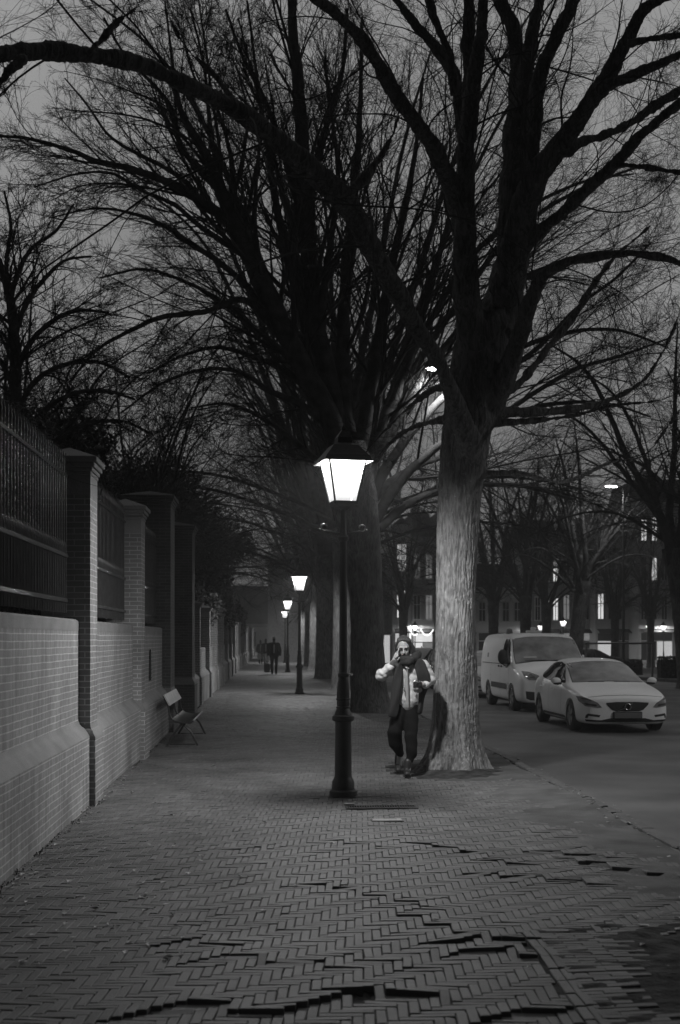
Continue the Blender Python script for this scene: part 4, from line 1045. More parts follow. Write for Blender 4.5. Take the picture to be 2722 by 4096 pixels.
# ------------------------------------------------------------------ vehicles
def decal(body, poly, axis, off=.004, step=.05, frm=-1, mt=None, name='panel', parent=None, rng=3.0, y0=-3):
    """a thin curved panel: the polygon is laid on the body surface and lifted by off. axis 'y': poly in (x,z) seen from the front; 'x': poly in (y,z) from side frm"""
    bvh = BVHTree.FromPolygons([v.co[:] for v in body.data.vertices], [p.vertices[:] for p in body.data.polygons])
    pts = []; n = len(poly)
    for i in range(n):
        a, b = Vector(poly[i]), Vector(poly[(i+1) % n]); k = max(1, int((b-a).length/step))
        for j in range(k): pts.append(a.lerp(b, j/k))
    edges = [(i, (i+1) % len(pts)) for i in range(len(pts))]; allp = list(pts)
    xs = [p.x for p in pts]; ys = [p.y for p in pts]
    def inside(x, y):
        c = False; j = n-1
        for i in range(n):
            xi, yi = poly[i]; xj, yj = poly[j]
            if (yi > y) != (yj > y) and x < (xj-xi)*(y-yi)/(yj-yi)+xi: c = not c
            j = i
        return c
    x = min(xs)+step/2
    while x < max(xs):
        y = min(ys)+step/2
        while y < max(ys):
            if inside(x, y) and min((Vector((x,y))-p).length for p in pts) > step*.4: allp.append(Vector((x, y)))
            y += step
        x += step
    vo, eo, fo, *_ = delaunay_2d_cdt(allp, edges, [list(range(len(pts)))], 1, 1e-5)
    V = []
    for p in vo:
        if axis == 'y': o, d = Vector((p.x, y0, p.y)), Vector((0, 1, 0))
        elif axis == 'back': o, d = Vector((p.x, 9, p.y)), Vector((0, -1, 0))
        else: o, d = Vector((frm*rng, p.x, p.y)), Vector((-frm, 0, 0))
        h, nrm, _, _ = bvh.ray_cast(o, d)
        if h is None: h, nrm, _, _ = bvh.find_nearest(Vector((p.x, (0 if y0 < -2 else y0+.5), p.y)) if axis != 'x' else Vector((frm*.9, p.x, p.y)))
        if nrm.dot(d) > 0: nrm = -nrm
        V.append(h+nrm*off)
    b = MB().add(V, [tuple(f) for f in fo])
    me = bpy.data.meshes.new(name); me.from_pydata([tuple(v) for v in V], [], [tuple(f) for f in fo])
    for p in me.polygons: p.use_smooth = True
    return link_mesh(name, me, mt, parent)

def loft_body(st, paint, e, arches, ar):
    vs, fs = [], []; K = None
    for (y, w, zb, belt, a, b_, c, zt) in st:
        half = [(w*.55, zb), (w*.9, zb), (w, zb+.09), (w, (zb+belt)/2+.04), (w*.985, belt), a, b_, c]
        full = [(0, zb)] + half + [(0, zt)] + [(-x, z) for x, z in reversed(half)]
        K = len(full); vs += [(x, y, z) for x, z in full]
    for i in range(len(st)-1):
        for k in range(K): fs.append((i*K+k, i*K+(k+1)%K, (i+1)*K+(k+1)%K, (i+1)*K+k))
    fs.append(tuple(range(K))); fs.append(tuple(reversed(range((len(st)-1)*K, len(st)*K))))
    o = MB().add(vs, fs).build('body', paint, e, 0)
    s = o.modifiers.new('s', 'SUBSURF'); s.levels = 3; s.render_levels = 3; bake(o)
    cut = MB()
    for y in arches: cut.tube([(-1.3, y, .31), (-.60, y, .31)], ar, 40).tube([(.60, y, .31), (1.3, y, .31)], ar, 40)
    co = cut.build('cutter', M['plastic']); m = o.modifiers.new('b', 'BOOLEAN'); m.object = co; m.operation = 'DIFFERENCE'; m.solver = 'EXACT'
    bpy.context.view_layer.update(); bake(o); bpy.data.objects.remove(co, do_unlink=True)
    if not o.data.materials: o.data.materials.append(paint)
    bm = bmesh.new(); bm.from_mesh(o.data); bmesh.ops.recalc_face_normals(bm, faces=bm.faces); bm.to_mesh(o.data); bm.free()
    for p in o.data.polygons: p.use_smooth = True
    o.data.set_sharp_from_angle(angle=math.radians(42))
    return o

def wheel(e, x, y, r, w, s):
    """s = +1 or -1: outboard side"""
    t = empty('wheel', (x, y, r), 0); t.parent = e
    pr = [(-w/2,r*.66),(-w/2,r*.9),(-w/2+.02,r*.98),(-w/4,r),(w/4,r),(w/2-.02,r*.98),(w/2,r*.9),(w/2,r*.66)]
    b = MB(); n = 40; vs = [(px, rr*math.cos(2*PI*k/n), rr*math.sin(2*PI*k/n)) for px, rr in pr for k in range(n)]
    fs = [(i*n+k, i*n+(k+1)%n, (i+1)*n+(k+1)%n, (i+1)*n+k) for i in range(len(pr)) for k in range(n) if i < len(pr)-1]
    b.add(vs, fs).build('tyre', M['rubber'], t, 40)
    b = MB(); vs = [(px, rr*math.cos(2*PI*k/n), rr*math.sin(2*PI*k/n)) for px, rr in ((s*w*.42, r*.68), (s*w*.46, r*.62), (s*w*.25, r*.60)) for k in range(n)]
    b.add(vs, [(i*n+k, i*n+(k+1)%n, (i+1)*n+(k+1)%n, (i+1)*n+k) for i in range(2) for k in range(n)])
    for k in range(5):
        a = 2*PI*k/5; u = Vector((0, math.cos(a), math.sin(a))); v = Vector((0, -math.sin(a), math.cos(a)))
        p0 = Vector((s*w*.36,0,0)); X = Vector((s*.02,0,0))
        q = [p0-v*.035, p0+v*.035, p0+u*r*.62+v*.045, p0+u*r*.62-v*.045]
        b.add([p+X for p in q]+[p-X for p in q], [(0,1,2,3),(7,6,5,4),(0,4,5,1),(1,5,6,2),(2,6,7,3),(3,7,4,0)])
    b.tube([(s*w*.3,0,0),(s*w*.42,0,0)], .05, 16)
    b.build('rim', M['rim'], t)
    b = MB().tube([(s*w*.1,0,0),(s*w*.12,0,0)], r*.6, 24); b.build('brake_disc', M['plastic'], t)
    return t

def mir(poly): return [(-x, z) for x, z in reversed(poly)]

HATCH = [(0.0,.58,.22,.56,(.50,.62),(.38,.645),(.2,.655),.66), (.05,.74,.18,.61,(.66,.66),(.5,.68),(.3,.69),.695), (.22,.85,.17,.68,(.77,.73),(.6,.755),(.3,.775),.78),
         (.70,.895,.17,.79,(.80,.835),(.62,.85),(.3,.87),.875), (1.10,.90,.17,.855,(.80,.885),(.68,.90),(.35,.92),.93), (1.28,.90,.17,.88,(.785,.91),(.72,.93),(.38,.965),.975),
         (1.75,.90,.17,.90,(.77,1.0),(.71,1.15),(.46,1.22),1.24), (2.1,.90,.17,.91,(.76,1.05),(.665,1.31),(.46,1.385),1.405), (2.5,.90,.17,.92,(.75,1.09),(.66,1.35),(.47,1.425),1.445),
         (3.1,.90,.17,.94,(.74,1.12),(.64,1.35),(.46,1.425),1.445), (3.6,.895,.18,.965,(.70,1.12),(.59,1.30),(.42,1.37),1.39), (4.0,.87,.2,.97,(.66,1.07),(.50,1.21),(.3,1.27),1.28),
         (4.25,.82,.24,.93,(.6,.98),(.48,1.02),(.3,1.05),1.055), (4.36,.74,.32,.80,(.6,.83),(.4,.85),(.2,.86),.86)]
def hatchback(paint, label, group):
    e = empty('parked_car', (0,0,0), 0, label, 'car', group)
    o = loft_body(HATCH, paint, e, (.87, 3.52), .348)
    ws = [(-.70,.955),(-.35,.975),(0,.98),(.35,.975),(.70,.955),(.61,1.315),(.3,1.355),(0,1.365),(-.3,1.355),(-.61,1.315)]
    w_ = decal(o, [(x*1.03, z+(.01 if z > 1.2 else -.008)) for x, z in ws], 'y', .003, .06, mt=M['plastic'], name='windscreen_seal', parent=e, y0=1.12)
    decal(o, ws, 'y', .006, .06, mt=M['reflection_tint'], name='windscreen', parent=e, y0=1.12)
    side = [(1.50,.93),(1.70,1.03),(1.95,1.18),(2.2,1.30),(2.6,1.35),(3.1,1.335),(3.5,1.24),(3.72,1.09),(3.4,1.00),(2.5,.945)]
    for s in (-1, 1): decal(o, side, 'x', .005, .07, s, M['glass'], 'side_window', e)
    decal(o, [(-.52,1.06),(.52,1.06),(.45,1.25),(-.45,1.25)], 'back', .005, .07, mt=M['glass'], name='rear_window', parent=e)
    g = decal(o, [(-.41,.60),(-.2,.615),(.2,.615),(.41,.60),(.40,.56),(.30,.46),(.22,.435),(-.22,.435),(-.30,.46),(-.40,.56)], 'y', .006, .04, mt=M['plastic'], name='grille', parent=e)
    b = MB(); yb = -.03
    n = 24; b.tube([(.058*math.cos(2*PI*k/n), yb, .525+.058*math.sin(2*PI*k/n)) for k in range(n+1)], .009, 8)
    b.tube([(.04,yb,.565),(.075,yb,.60)], .007, 6).tube([(.045,yb,.60),(.078,yb,.603),(.075,yb,.57)], .007, 6).tube([(-.05,yb,.50),(-.2,yb+.02,.44)], .008, 6)
    b.build('badge', M['chrome'], g, 40)
    MB().box(-.262,.262,-.045,-.03,.30,.41,.004).build('number_plate', M['plate'], e)
    MB().box(-.28,.28,-.03,.02,.285,.425,.01).build('plate_holder', M['plastic'], e)
    decal(o, [(-.76,.235),(-.40,.225),(0,.22),(.40,.225),(.76,.235),(.78,.275),(.5,.262),(.34,.30),(-.34,.30),(-.5,.262),(-.78,.275)], 'y', .005, .04, mt=M['plastic'], name='lower_intake', parent=e)
    hl = [(.49,.51),(.56,.50),(.78,.53),(.845,.62),(.855,.71),(.80,.715),(.70,.665),(.57,.60)]
    fog = [(.52,.36),(.74,.39),(.77,.36),(.78,.30),(.745,.30),(.73,.345),(.54,.32)]
    for s in (1, -1):
        pl = hl if s > 0 else mir(hl); h = decal(o, pl, 'y', .006, .03, mt=M['lens_clear'], name='headlight', parent=e)
        sh_ = [(.58,.53),(.75,.55),(.80,.59),(.60,.57)]; decal(o, sh_ if s > 0 else mir(sh_), 'y', .010, .02, mt=M['plastic'], name='reflector', parent=h)
        sh_ = [(.66,.63),(.80,.66),(.83,.69),(.74,.675)]; decal(o, sh_ if s > 0 else mir(sh_), 'y', .010, .02, mt=M['plastic'], name='reflector', parent=h)
        decal(o, fog if s > 0 else mir(fog), 'y', .004, .02, mt=M['plastic'], name='fog_light_surround', parent=e)
        m_ = MB().ball((s*.985, 1.58, .975), .1, (1, .75, .72), 16).build('mirror', paint, e, 0)
        MB().tube([(s*.88,1.58,.92),(s*.95,1.58,.935)], .028, 8).build('mirror_arm', M['plastic'], m_, 40)
        MB().ball((s*.97, 1.57, .93), .085, (1, .7, .45), 14).build('mirror_base', M['plastic'], m_, 0)
        for yy, ww in ((2.15, .19), (3.15, .17)): MB().tube([(s*.902,yy,.80),(s*.925,yy+.03,.805),(s*.925,yy+ww-.03,.81),(s*.902,yy+ww,.81)], .011, 6).build('door_handle', paint, e, 0)
        decal(o, [(1.25,.24),(3.15,.24),(3.12,.29),(1.3,.29)], 'x', .006, .08, s, M['plastic'], 'sill', e)
        for yy in (1.55, 2.62, 3.3): decal(o, [(yy,.32),(yy+.008,.32),(yy+.008,.96),(yy,.96)], 'x', .0015, .06, s, M['plastic'], 'door_gap', e)
        for yy in (.87, 3.52): wheel(e, s*.79, yy, .315, .21, s)
    for s in (-1, 1): MB().tube([(s*.1,1.23,.962),(s*.42,1.26,.965)], .009, 6).build('wiper', M['plastic'], e)
    MB().box(-.68,.68,.9,3.6,.14,.18).build('underbody', M['plastic'], e)
    decal(o, [(-.72,.705),(-.4,.735),(0,.745),(.4,.735),(.72,.705),(.72,.699),(.4,.728),(0,.738),(-.4,.728),(-.72,.699)], 'y', .0015, .05, mt=M['plastic'], name='bonnet_gap', parent=e)
    MB().ball((.0,3.2,1.455), .05, (.5,1.3,.8), 10).build('antenna', paint, e, 0)
    return e

VAN = [(0.0,.74,.26,.70,(.66,.78),(.5,.82),(.3,.84),.845), (.06,.90,.23,.78,(.82,.86),(.68,.90),(.4,.93),.935), (.30,.975,.22,.92,(.90,.98),(.75,1.02),(.4,1.06),1.065),
       (.75,.99,.22,1.03,(.92,1.09),(.82,1.13),(.5,1.17),1.18), (.98,.99,.22,1.07,(.93,1.14),(.86,1.18),(.55,1.235),1.25), (1.30,.99,.22,1.12,(.93,1.32),(.86,1.50),(.6,1.57),1.585),
       (1.62,.99,.22,1.13,(.93,1.42),(.84,1.80),(.66,1.87),1.89), (1.9,.99,.22,1.13,(.93,1.46),(.85,1.86),(.68,1.94),1.955), (3.2,.99,.22,1.13,(.94,1.46),(.87,1.86),(.70,1.945),1.965),
       (4.6,.99,.24,1.13,(.94,1.46),(.87,1.86),(.70,1.945),1.965), (4.88,.985,.24,1.13,(.94,1.46),(.87,1.855),(.70,1.94),1.955), (4.96,.975,.26,1.13,(.93,1.45),(.86,1.84),(.69,1.92),1.935), (4.97,.965,.28,1.12,(.92,1.44),(.85,1.82),(.66,1.89),1.90)]
def van(paint):
    e = empty('parked_van', (0,0,0), 0, 'white panel van with roof beacon parked behind the white hatchback', 'van', 'vehicles parked along the kerb')
    o = loft_body(VAN, paint, e, (.93, 3.86), .385)
    ws = [(-.86,1.185),(-.4,1.245),(0,1.26),(.4,1.245),(.86,1.185),(.83,1.5),(.78,1.78),(.4,1.835),(0,1.845),(-.4,1.835),(-.78,1.78),(-.83,1.5)]
    decal(o, [(x*1.02, z+(.012 if z > 1.6 else -.02)) for x, z in ws], 'y', .003, .07, mt=M['plastic'], name='windscreen_seal', parent=e, y0=.78)
    decal(o, ws, 'y', .007, .07, mt=M['reflection_tint'], name='windscreen', parent=e, y0=.78)
    MB().add([(-.66,.93,1.318),(-.34,.93,1.325),(-.34,.95,1.36),(-.66,.95,1.352)], [(0,1,2,3)]).build('dash_card', mat('dash_card', .5), e)
    side = [(1.18,1.16),(1.35,1.38),(1.62,1.70),(1.80,1.79),(2.15,1.79),(2.2,1.20),(1.9,1.10),(1.5,1.04)]
    for s in (-1, 1):
        decal(o, side, 'x', .006, .07, s, M['glass'], 'side_window', e)
        decal(o, [(1.45,.52),(3.35,.52),(3.35,.66),(1.45,.66)], 'x', .02, .09, s, M['plastic'], 'side_trim', e)
        for yy in (1.25, 2.28, 3.5): decal(o, [(yy,.30),(yy+.01,.30),(yy+.01,1.15),(yy,1.15)], 'x', .002, .07, s, M['plastic'], 'door_gap', e)
        decal(o, [(2.29,1.15),(2.30,1.15),(2.30,1.83),(2.29,1.83)], 'x', .002, .07, s, M['plastic'], 'door_gap', e)
        decal(o, [(2.35,1.14),(4.7,1.14),(4.7,1.16),(2.35,1.16)], 'x', .010, .07, s, M['plastic'], 'door_rail', e)
        for yy in (2.05, 2.4): MB().ball((s*1.0, yy, 1.09), .05, (.4,1.3,.6), 10).build('door_handle', M['plastic'], e, 0)
        m_ = MB().ball((s*1.14, 1.22, 1.34), .17, (.75,.55,1.15), 16).build('mirror', M['plastic'], e, 0)
        MB().tube([(s*.93,1.26,1.18),(s*1.10,1.23,1.22)], .045, 8).build('mirror_arm', M['plastic'], m_, 40)
        for yy in (.93, 3.86): wheel(e, s*.875, yy, .345, .22, s)
        hl = [(.36,.80),(.46,.78),(.74,.79),(.84,.88),(.855,1.0),(.70,.985),(.50,.90)]
        h = decal(o, hl if s > 0 else mir(hl), 'y', .008, .035, mt=M['lens_clear'], name='headlight', parent=e)
        r_ = [(.58,.83),(.72,.84),(.76,.92),(.66,.93)]; decal(o, r_ if s > 0 else mir(r_), 'y', .013, .03, mt=M['chrome'], name='reflector', parent=h)
        fg = [(.40,.36),(.46,.42),(.60,.50),(.82,.52),(.80,.34),(.70,.30),(.42,.29)]
        decal(o, fg if s > 0 else mir(fg), 'y', .006, .035, mt=M['plastic'], name='fog_light_surround', parent=e)
        st_ = [(3.9,1.3),(4.1,1.3),(4.1,1.42),(3.9,1.42)]; decal(o, st_, 'x', .003, .05, s, mat('van_mark', .25), 'side_marking', e)
    decal(o, [(-.30,.83),(.30,.83),(.27,.775),(-.27,.775)], 'y', .006, .04, mt=M['plastic'], name='upper_grille', parent=e)
    decal(o, [(-.40,.56),(-.28,.69),(.28,.69),(.40,.56),(.28,.40),(-.28,.40)], 'y', .008, .04, mt=M['plastic'], name='grille', parent=e)
    MB().box(-.26,.26,-.04,-.02,.30,.40,.004).build('number_plate', M['plate'], e)
    decal(o, [(-.45,.26),(.45,.26),(.42,.38),(-.42,.38)], 'y', .005, .04, mt=M['plastic'], name='lower_intake', parent=e)
    b = MB().box(-.66,-.50,2.9,3.1,1.90,1.99,.02); b.ball((-.58,3.0,2.0), .09, (1,1,.9), 12); b.build('beacon', mat('beacon_lens', .12, rough=.2, coat=1), e, 30)
    MB().box(-.18,.20,2.6,2.85,1.955,2.02,.02).box(-.06,.06,2.66,2.8,2.02,2.11,.02).build('roof_vent', paint, e)
    MB().tube([(.55,1.95,1.90),(.56,2.0,2.08)], .008, 6).build('antenna', M['plastic'], e)
    for s in (-1, 1): MB().tube([(s*.1,.93,1.262),(s*.62,.96,1.245)], .012, 6).build('wiper', M['plastic'], e)
    MB().box(-.75,.75,.9,4.2,.17,.24).build('underbody', M['plastic'], e)
    return e
def setcar(e, x, y, rz=0.0): e.location = (x, y, gz(x, y)+.002); e.rotation_euler.z = rz; return e
GC = 'vehicles parked along the kerb'
h1 = setcar(hatchback(M['paint_white'], 'white hatchback with dark grille, the nearest parked car', GC), 6.70, 23.35, math.radians(1.0)); h1.scale = (1, 1, .975)
v1 = setcar(van(M['paint_white']), 6.95, 30.1, math.radians(1.5))
def recolour(c, frm, to):
    for o in [c]+list(c.children_recursive):
        if o.type == 'MESH' and frm.name in [m.name for m in o.data.materials if m]:
            o.data = o.data.copy()
            for i, m in enumerate(o.data.materials):
                if m == frm: o.data.materials[i] = to
for k, (x, y, mt_, lab, sc) in enumerate([(6.85, 37.0, 'paint_silver', 'silver car mostly hidden between the big trunk and the van', 1.0), (6.6, 44.5, 'paint_dark', 'dark car parked in the row behind the silver one', 1.05),
                                         (6.5, 51.5, 'paint_dark', 'dark car with shining lamps beyond the woman', 1.04)]):
    c = copy_tree(h1); setcar(c, x, y); c.scale = (1, 1, sc); c['label'] = lab; recolour(c, M['paint_white'], M[mt_])
    if k == 0: s0 = c
    if k == 1:
        d0 = c
for k, (x, y, D, lab) in enumerate([(1290, 1505, 88, 'dark car parked far across the road behind the van'), (1375, 1505, 80, 'dim car parked across the road under the park trees'), (1440, 1505, 90, 'faint dark car parked at the far side near the hedge')]):
    p = P(x, y, D); c = copy_tree(d0); setcar(c, p[0], p[1], PI/2); c['label'] = lab; c['group'] = 'cars parked across the road'

# ------------------------------------------------------------------ people
def blob(name, caps, m, parent, vox=.01, smooth=4, ell=(), fn=None, sub=0):
    """tapered capsules and ellipsoids fused into one continuous skin"""
    b = MB()
    for p0, p1, r0, r1 in caps:
        p0, p1 = Vector(p0), Vector(p1); ax = p1-p0; L = ax.length
        if L < 1e-4: b.ball(p0, r0, n=16); continue
        t = ax/L; ref = Vector((0,0,1)) if abs(t.z) < .9 else Vector((1,0,0)); u = t.cross(ref).normalized(); w = t.cross(u); n = 16; rings = []
        for k in range(1, 5): th = PI/2*k/5; rings.append((p0-t*r0*math.cos(th), r0*math.sin(th)))
        rings += [(p0, r0), (p1, r1)]
        for k in range(4, 0, -1): th = PI/2*k/5; rings.append((p1+t*r1*math.cos(th), r1*math.sin(th)))
        vs = []
        for c, r in rings: vs += [c+(u*math.cos(2*PI*k/n)+w*math.sin(2*PI*k/n))*r for k in range(n)]
        fs = [(i*n+k, (i+1)*n+k, (i+1)*n+(k+1)%n, i*n+(k+1)%n) for i in range(len(rings)-1) for k in range(n)]
        fs += [tuple(range(n)), tuple(reversed(range((len(rings)-1)*n, len(rings)*n)))]
        b.add(vs, fs)
    for c, s, R in ell:
        bb = MB().ball((0,0,0), 1, s, 20); b.add([Vector(c)+R@Vector(v) for v in bb.v], bb.f)
    o = b.build(name, m, parent, 0)
    r = o.modifiers.new('r', 'REMESH'); r.mode = 'VOXEL'; r.voxel_size = vox; r.use_smooth_shade = True
    s = o.modifiers.new('s', 'SMOOTH'); s.iterations = smooth; s.factor = .5
    bake(o)
    if fn:
        n = len(o.data.vertices); co = np.empty(n*3, np.float32); o.data.vertices.foreach_get('co', co); co = co.reshape(-1, 3)
        no = np.empty(n*3, np.float32); o.data.vertices.foreach_get('normal', no); no = no.reshape(-1, 3)
        o.data.vertices.foreach_set('co', fn(co, no).astype(np.float32).ravel()); o.data.update()
    if not o.data.materials: o.data.materials.append(m)
    for p in o.data.polygons: p.use_smooth = True
    return o
I3 = Matrix.Identity(3)
M['skin'] = mat('skin', .32, rough=.5, spec=.4)
M['skin'].node_tree.nodes['Principled BSDF'].inputs['Subsurface Weight'].default_value = .05
M['hair'] = mat('dark_hair', .035, rough=.55, noise=.4, nscale=40, bump=.6, bscale=90, stretch=(1,1,.25))
M['jacket'] = mat('pale_quilted_jacket', .55, rough=.55, noise=.06, bump=.35, bscale=22)
M['scarf'] = mat('dark_wool_scarf', .035, spec=.1, rough=.95, noise=.25, nscale=9, bump=.5, bscale=120)
M['trouser'] = mat('dark_trousers', .010, spec=.1, rough=.9, noise=.2)
M['shoe'] = mat('dark_shoes', .022, rough=.5)
M['knit'] = mat('knitted_cuff', .07, rough=.95, bump=.4, bscale=150)
M['black'] = mat('black_cloth', .014, rough=.8)
M['beard'] = mat('facial_hair', .05, rough=.8)

pb = P(937, 1785, 15.6)
W = empty('person', (pb[0], pb[1], .005), math.radians(0), 'walker holding a phone to the ear, pale jacket and long dark scarf, beside the trunk', 'person')
K_ = .000859
def w(cx, cy, y): return Vector(((cx-640)*K_, y, 1.873-cy*K_))
Rh = Matrix.Rotation(math.radians(17), 3, 'X') @ Matrix.Rotation(math.radians(-7), 3, 'Z') @ Matrix.Rotation(math.radians(-4), 3, 'Y')
HC = w(600, 335, -.03)
def h(x, y, z): return HC + Rh @ (Vector((x, y, z))*1.1)      # head frame: -y is the face
body_caps = [(h(0,.01,-.06), w(640,560,.03), .058, .062),                                        # neck
    (w(640,560,.02), w(650,1150,.02), .13, .13), (w(460,575,.0), w(880,575,.0), .055, .055),
    (w(450,585,0), w(245,745,-.05), .045, .036), (w(245,745,-.05), w(425,575,-.14), .036, .027), # phone arm
    (w(890,585,0), w(990,800,.03), .045, .036), (w(990,800,.03), w(880,870,-.17), .036, .027),
    (w(575,1180,.02), w(460,1580,-.05), .05, .035), (w(460,1580,-.05), w(560,1930,.15), .035, .03), (w(560,1930,.16), w(545,2060,.12), .036, .035),
    (w(710,1180,.02), w(700,1600,-.09), .05, .035), (w(700,1600,-.09), w(660,1960,-.12), .035, .03), (w(660,1960,-.12), w(640,2090,-.16), .036, .04)]
# hand with the phone: palm, four fingers along the back of the phone, thumb on its near side
body_caps += [(w(430,570,-.14), w(455,505,-.135), .027, .033)]
fb = [w(437,490,-.13), w(446,482,-.15), w(456,478,-.165), w(468,480,-.175)]
fm = [w(455,440,-.125), w(466,440,-.150), w(478,448,-.168), w(488,458,-.18)]
ft = [w(486,392,-.115), w(492,402,-.145), w(498,420,-.165), w(502,440,-.178)]
for a, b_, c in zip(fb, fm, ft): body_caps += [(a, b_, .0105, .0095), (b_, c, .0095, .0075)]
body_caps += [(w(470,512,-.14), w(500,508,-.165), .012, .0105), (w(500,508,-.165), w(514,478,-.17), .0105, .009)]
# hand on the camera
body_caps += [(w(880,870,-.17), w(845,865,-.20), .027, .032)]
for k in range(4): body_caps += [(w(838,838+k*16,-.215), w(800,838+k*15,-.235), .0105, .0095), (w(800,838+k*15,-.235), w(782,842+k*14,-.222), .0095, .008)]
body_caps += [(w(852,835,-.20), w(815,822,-.19), .012, .010)]
# face
Rm = Rh
ells = [(h(0,.012,.02), (.083,.104,.11), Rm), (h(0,-.035,-.045), (.063,.060,.071), Rm), (h(0,-.062,-.095), (.028,.024,.024), Rm)]
body_caps += [(h(-.034,-.077,.024), h(.034,-.077,.024), .014, .014),                             # brow
    (h(0,-.088,.010), h(0,-.112,-.030), .009, .0135), (h(-.011,-.10,-.033), h(.011,-.10,-.033), .010, .010),   # nose
    (h(-.040,-.070,-.022), h(-.030,-.074,-.045), .017, .014), (h(.040,-.070,-.022), h(.030,-.074,-.045), .017, .014),
    (h(-.016,-.090,-.060), h(.016,-.090,-.060), .0085, .0085), (h(-.012,-.088,-.071), h(.012,-.088,-.071), .009, .009),
    (h(-.079,.01,.01), h(-.079,.012,-.025), .014, .010), (h(.079,.01,.01), h(.079,.012,-.025), .014, .010)]   # ears
wb = blob('body', body_caps, M['skin'], W, .0055, 3, ells)
for s in (-1, 1):
    ey = MB().ball(h(s*.030,-.080,-.002), 0.010, n=12).build('eye', mat('eye_shadowed', .05, rough=.3), W, 0)
    MB().tube([h(s*.013,-.096,.020), h(s*.03,-.098,.026), h(s*.047,-.088,.021)], .0045, 6).build('eyebrow', M['beard'], W, 0)
blob('moustache', [(h(0,-.104,-.049), h(-.026,-.092,-.060), .0085, .006), (h(0,-.104,-.049), h(.026,-.092,-.060), .0085, .006), (h(-.012,-.086,-.088), h(.012,-.086,-.088), .016, .016),
    (h(-.045,-.045,-.075), h(0,-.08,-.10), .014, .018), (h(.045,-.045,-.075), h(0,-.08,-.10), .014, .018)], M['beard'], W, .005, 3)
# hair: swept back from the forehead and falling on the right of the picture
def hairfn(co, no):
    s = np.sin(co[:,0]*160+np.sin(co[:,2]*20)*2)*.0012 + np.sin(co[:,1]*130+co[:,2]*25)*.0015
    return co+no*s[:, None]
blob('hair', [(h(-.035,.005,.082), h(.035,.005,.082), .048, .050), (h(0,.045,.065), h(0,.065,-.03), .078, .078), (h(.045,-.025,.080), h(.088,.005,.0), .034, .038), (h(.088,.005,.0), h(.098,.015,-.07), .038, .040), (h(.098,.015,-.07), w(795,470,.02), .042, .045),
    (w(795,470,.02), w(800,520,.03), .045, .035), (h(-.050,-.015,.078), h(-.082,.015,.02), .026, .024), (h(-.082,.015,.02), h(-.080,.03,-.05), .024, .024), (h(.01,-.040,.104), h(.06,-.03,.088), .024, .028), (h(0,-.036,.104), h(-.05,-.022,.088), .022, .022), (h(0,.07,-.04), w(690,540,.10), .07, .05)],
    M['hair'], W, .007, 3, fn=hairfn)
def puff(co, no):
    z, x, y = co[:,2], co[:,0], co[:,1]
    q = np.abs(np.sin(z*30+1.6*np.sin(x*14)+1.2*np.sin(y*17)))**.6*.008 + .006*np.sin(x*41+z*23+2*np.sin(z*9)) + .004*np.sin(z*83+x*57)*np.sin(y*60)
    return co+no*(q-.004)[:, None]
Rt = Matrix.Rotation(0, 3, 'X')
jk = blob('jacket', [(w(570,640,0), w(595,1070,.0), .112, .104), (w(735,640,0), w(705,1070,.0), .112, .104), (w(500,590,.01), w(860,590,.01), .080, .080),
    (w(470,605,0), w(262,740,-.05), .078, .070), (w(262,740,-.05), w(400,612,-.13), .072, .052),
    (w(880,605,.01), w(995,790,.03), .086, .078), (w(995,790,.03), w(905,868,-.14), .074, .050), (w(590,1080,0), w(710,1080,0), .108, .108)],
    M['jacket'], W, .010, 5, fn=puff)
MB().tube([w(636,600,-.150), w(640,760,-.150), w(646,930,-.150), w(650,1120,-.147)], .006, 6).build('zip', mat('zip', .25, rough=.4), jk)
blob('collar', [(w(570,555,-.105), w(628,625,-.142), .013, .011), (w(712,575,-.115), w(655,632,-.142), .013, .011)], M['jacket'], jk, .005, 2)
for cx_ in (585, 735): MB().tube([w(cx_-18,905,-.132), w(cx_+14,915,-.140), w(cx_+10,975,-.140)], .005, 5).build('pocket_edge', M['scarf'], jk)
blob('cuff', [(w(418,588,-.135), w(458,535,-.138), .042, .040), (w(455,560,-.14), w(490,600,-.14), .035, .03)], M['knit'], W, .007, 3)
def cloth(co, no): return co+no*(.006*np.sin(co[:,2]*31+co[:,0]*19)*np.sin(co[:,1]*23+co[:,2]*8))[:, None]
blob('trousers', [(w(600,1120,.02), w(700,1120,.02), .112, .112), (w(580,1180,.02), w(460,1560,-.05), .105, .090), (w(460,1560,-.05), w(480,1720,.01), .092, .088), (w(480,1720,.01), w(570,1885,.14), .086, .050),
    (w(710,1180,.02), w(698,1600,-.09), .100, .080), (w(698,1600,-.09), w(700,1880,-.12), .082, .068), (w(700,1880,-.12), w(676,1950,-.13), .068, .050)], M['trouser'], W, .012, 5, fn=cloth)
def shoe(name, heel, toe, top):
    blob(name, [(heel, heel.lerp(toe, .45), .040, .040), (heel.lerp(toe, .45), toe, .042, .036), (heel+Vector((0,0,.02)), top, .045, .050)], M['shoe'], W, .008, 4)
zf = -.002
shoe('shoe', Vector((-.085,.20,.115)), Vector((-.10,.02,.052)), Vector((-.075,.19,.22)))
shoe('shoe', Vector((-.01,-.16,.045)), Vector((-.03,-.36,.042)), Vector((.005,-.14,.17)))
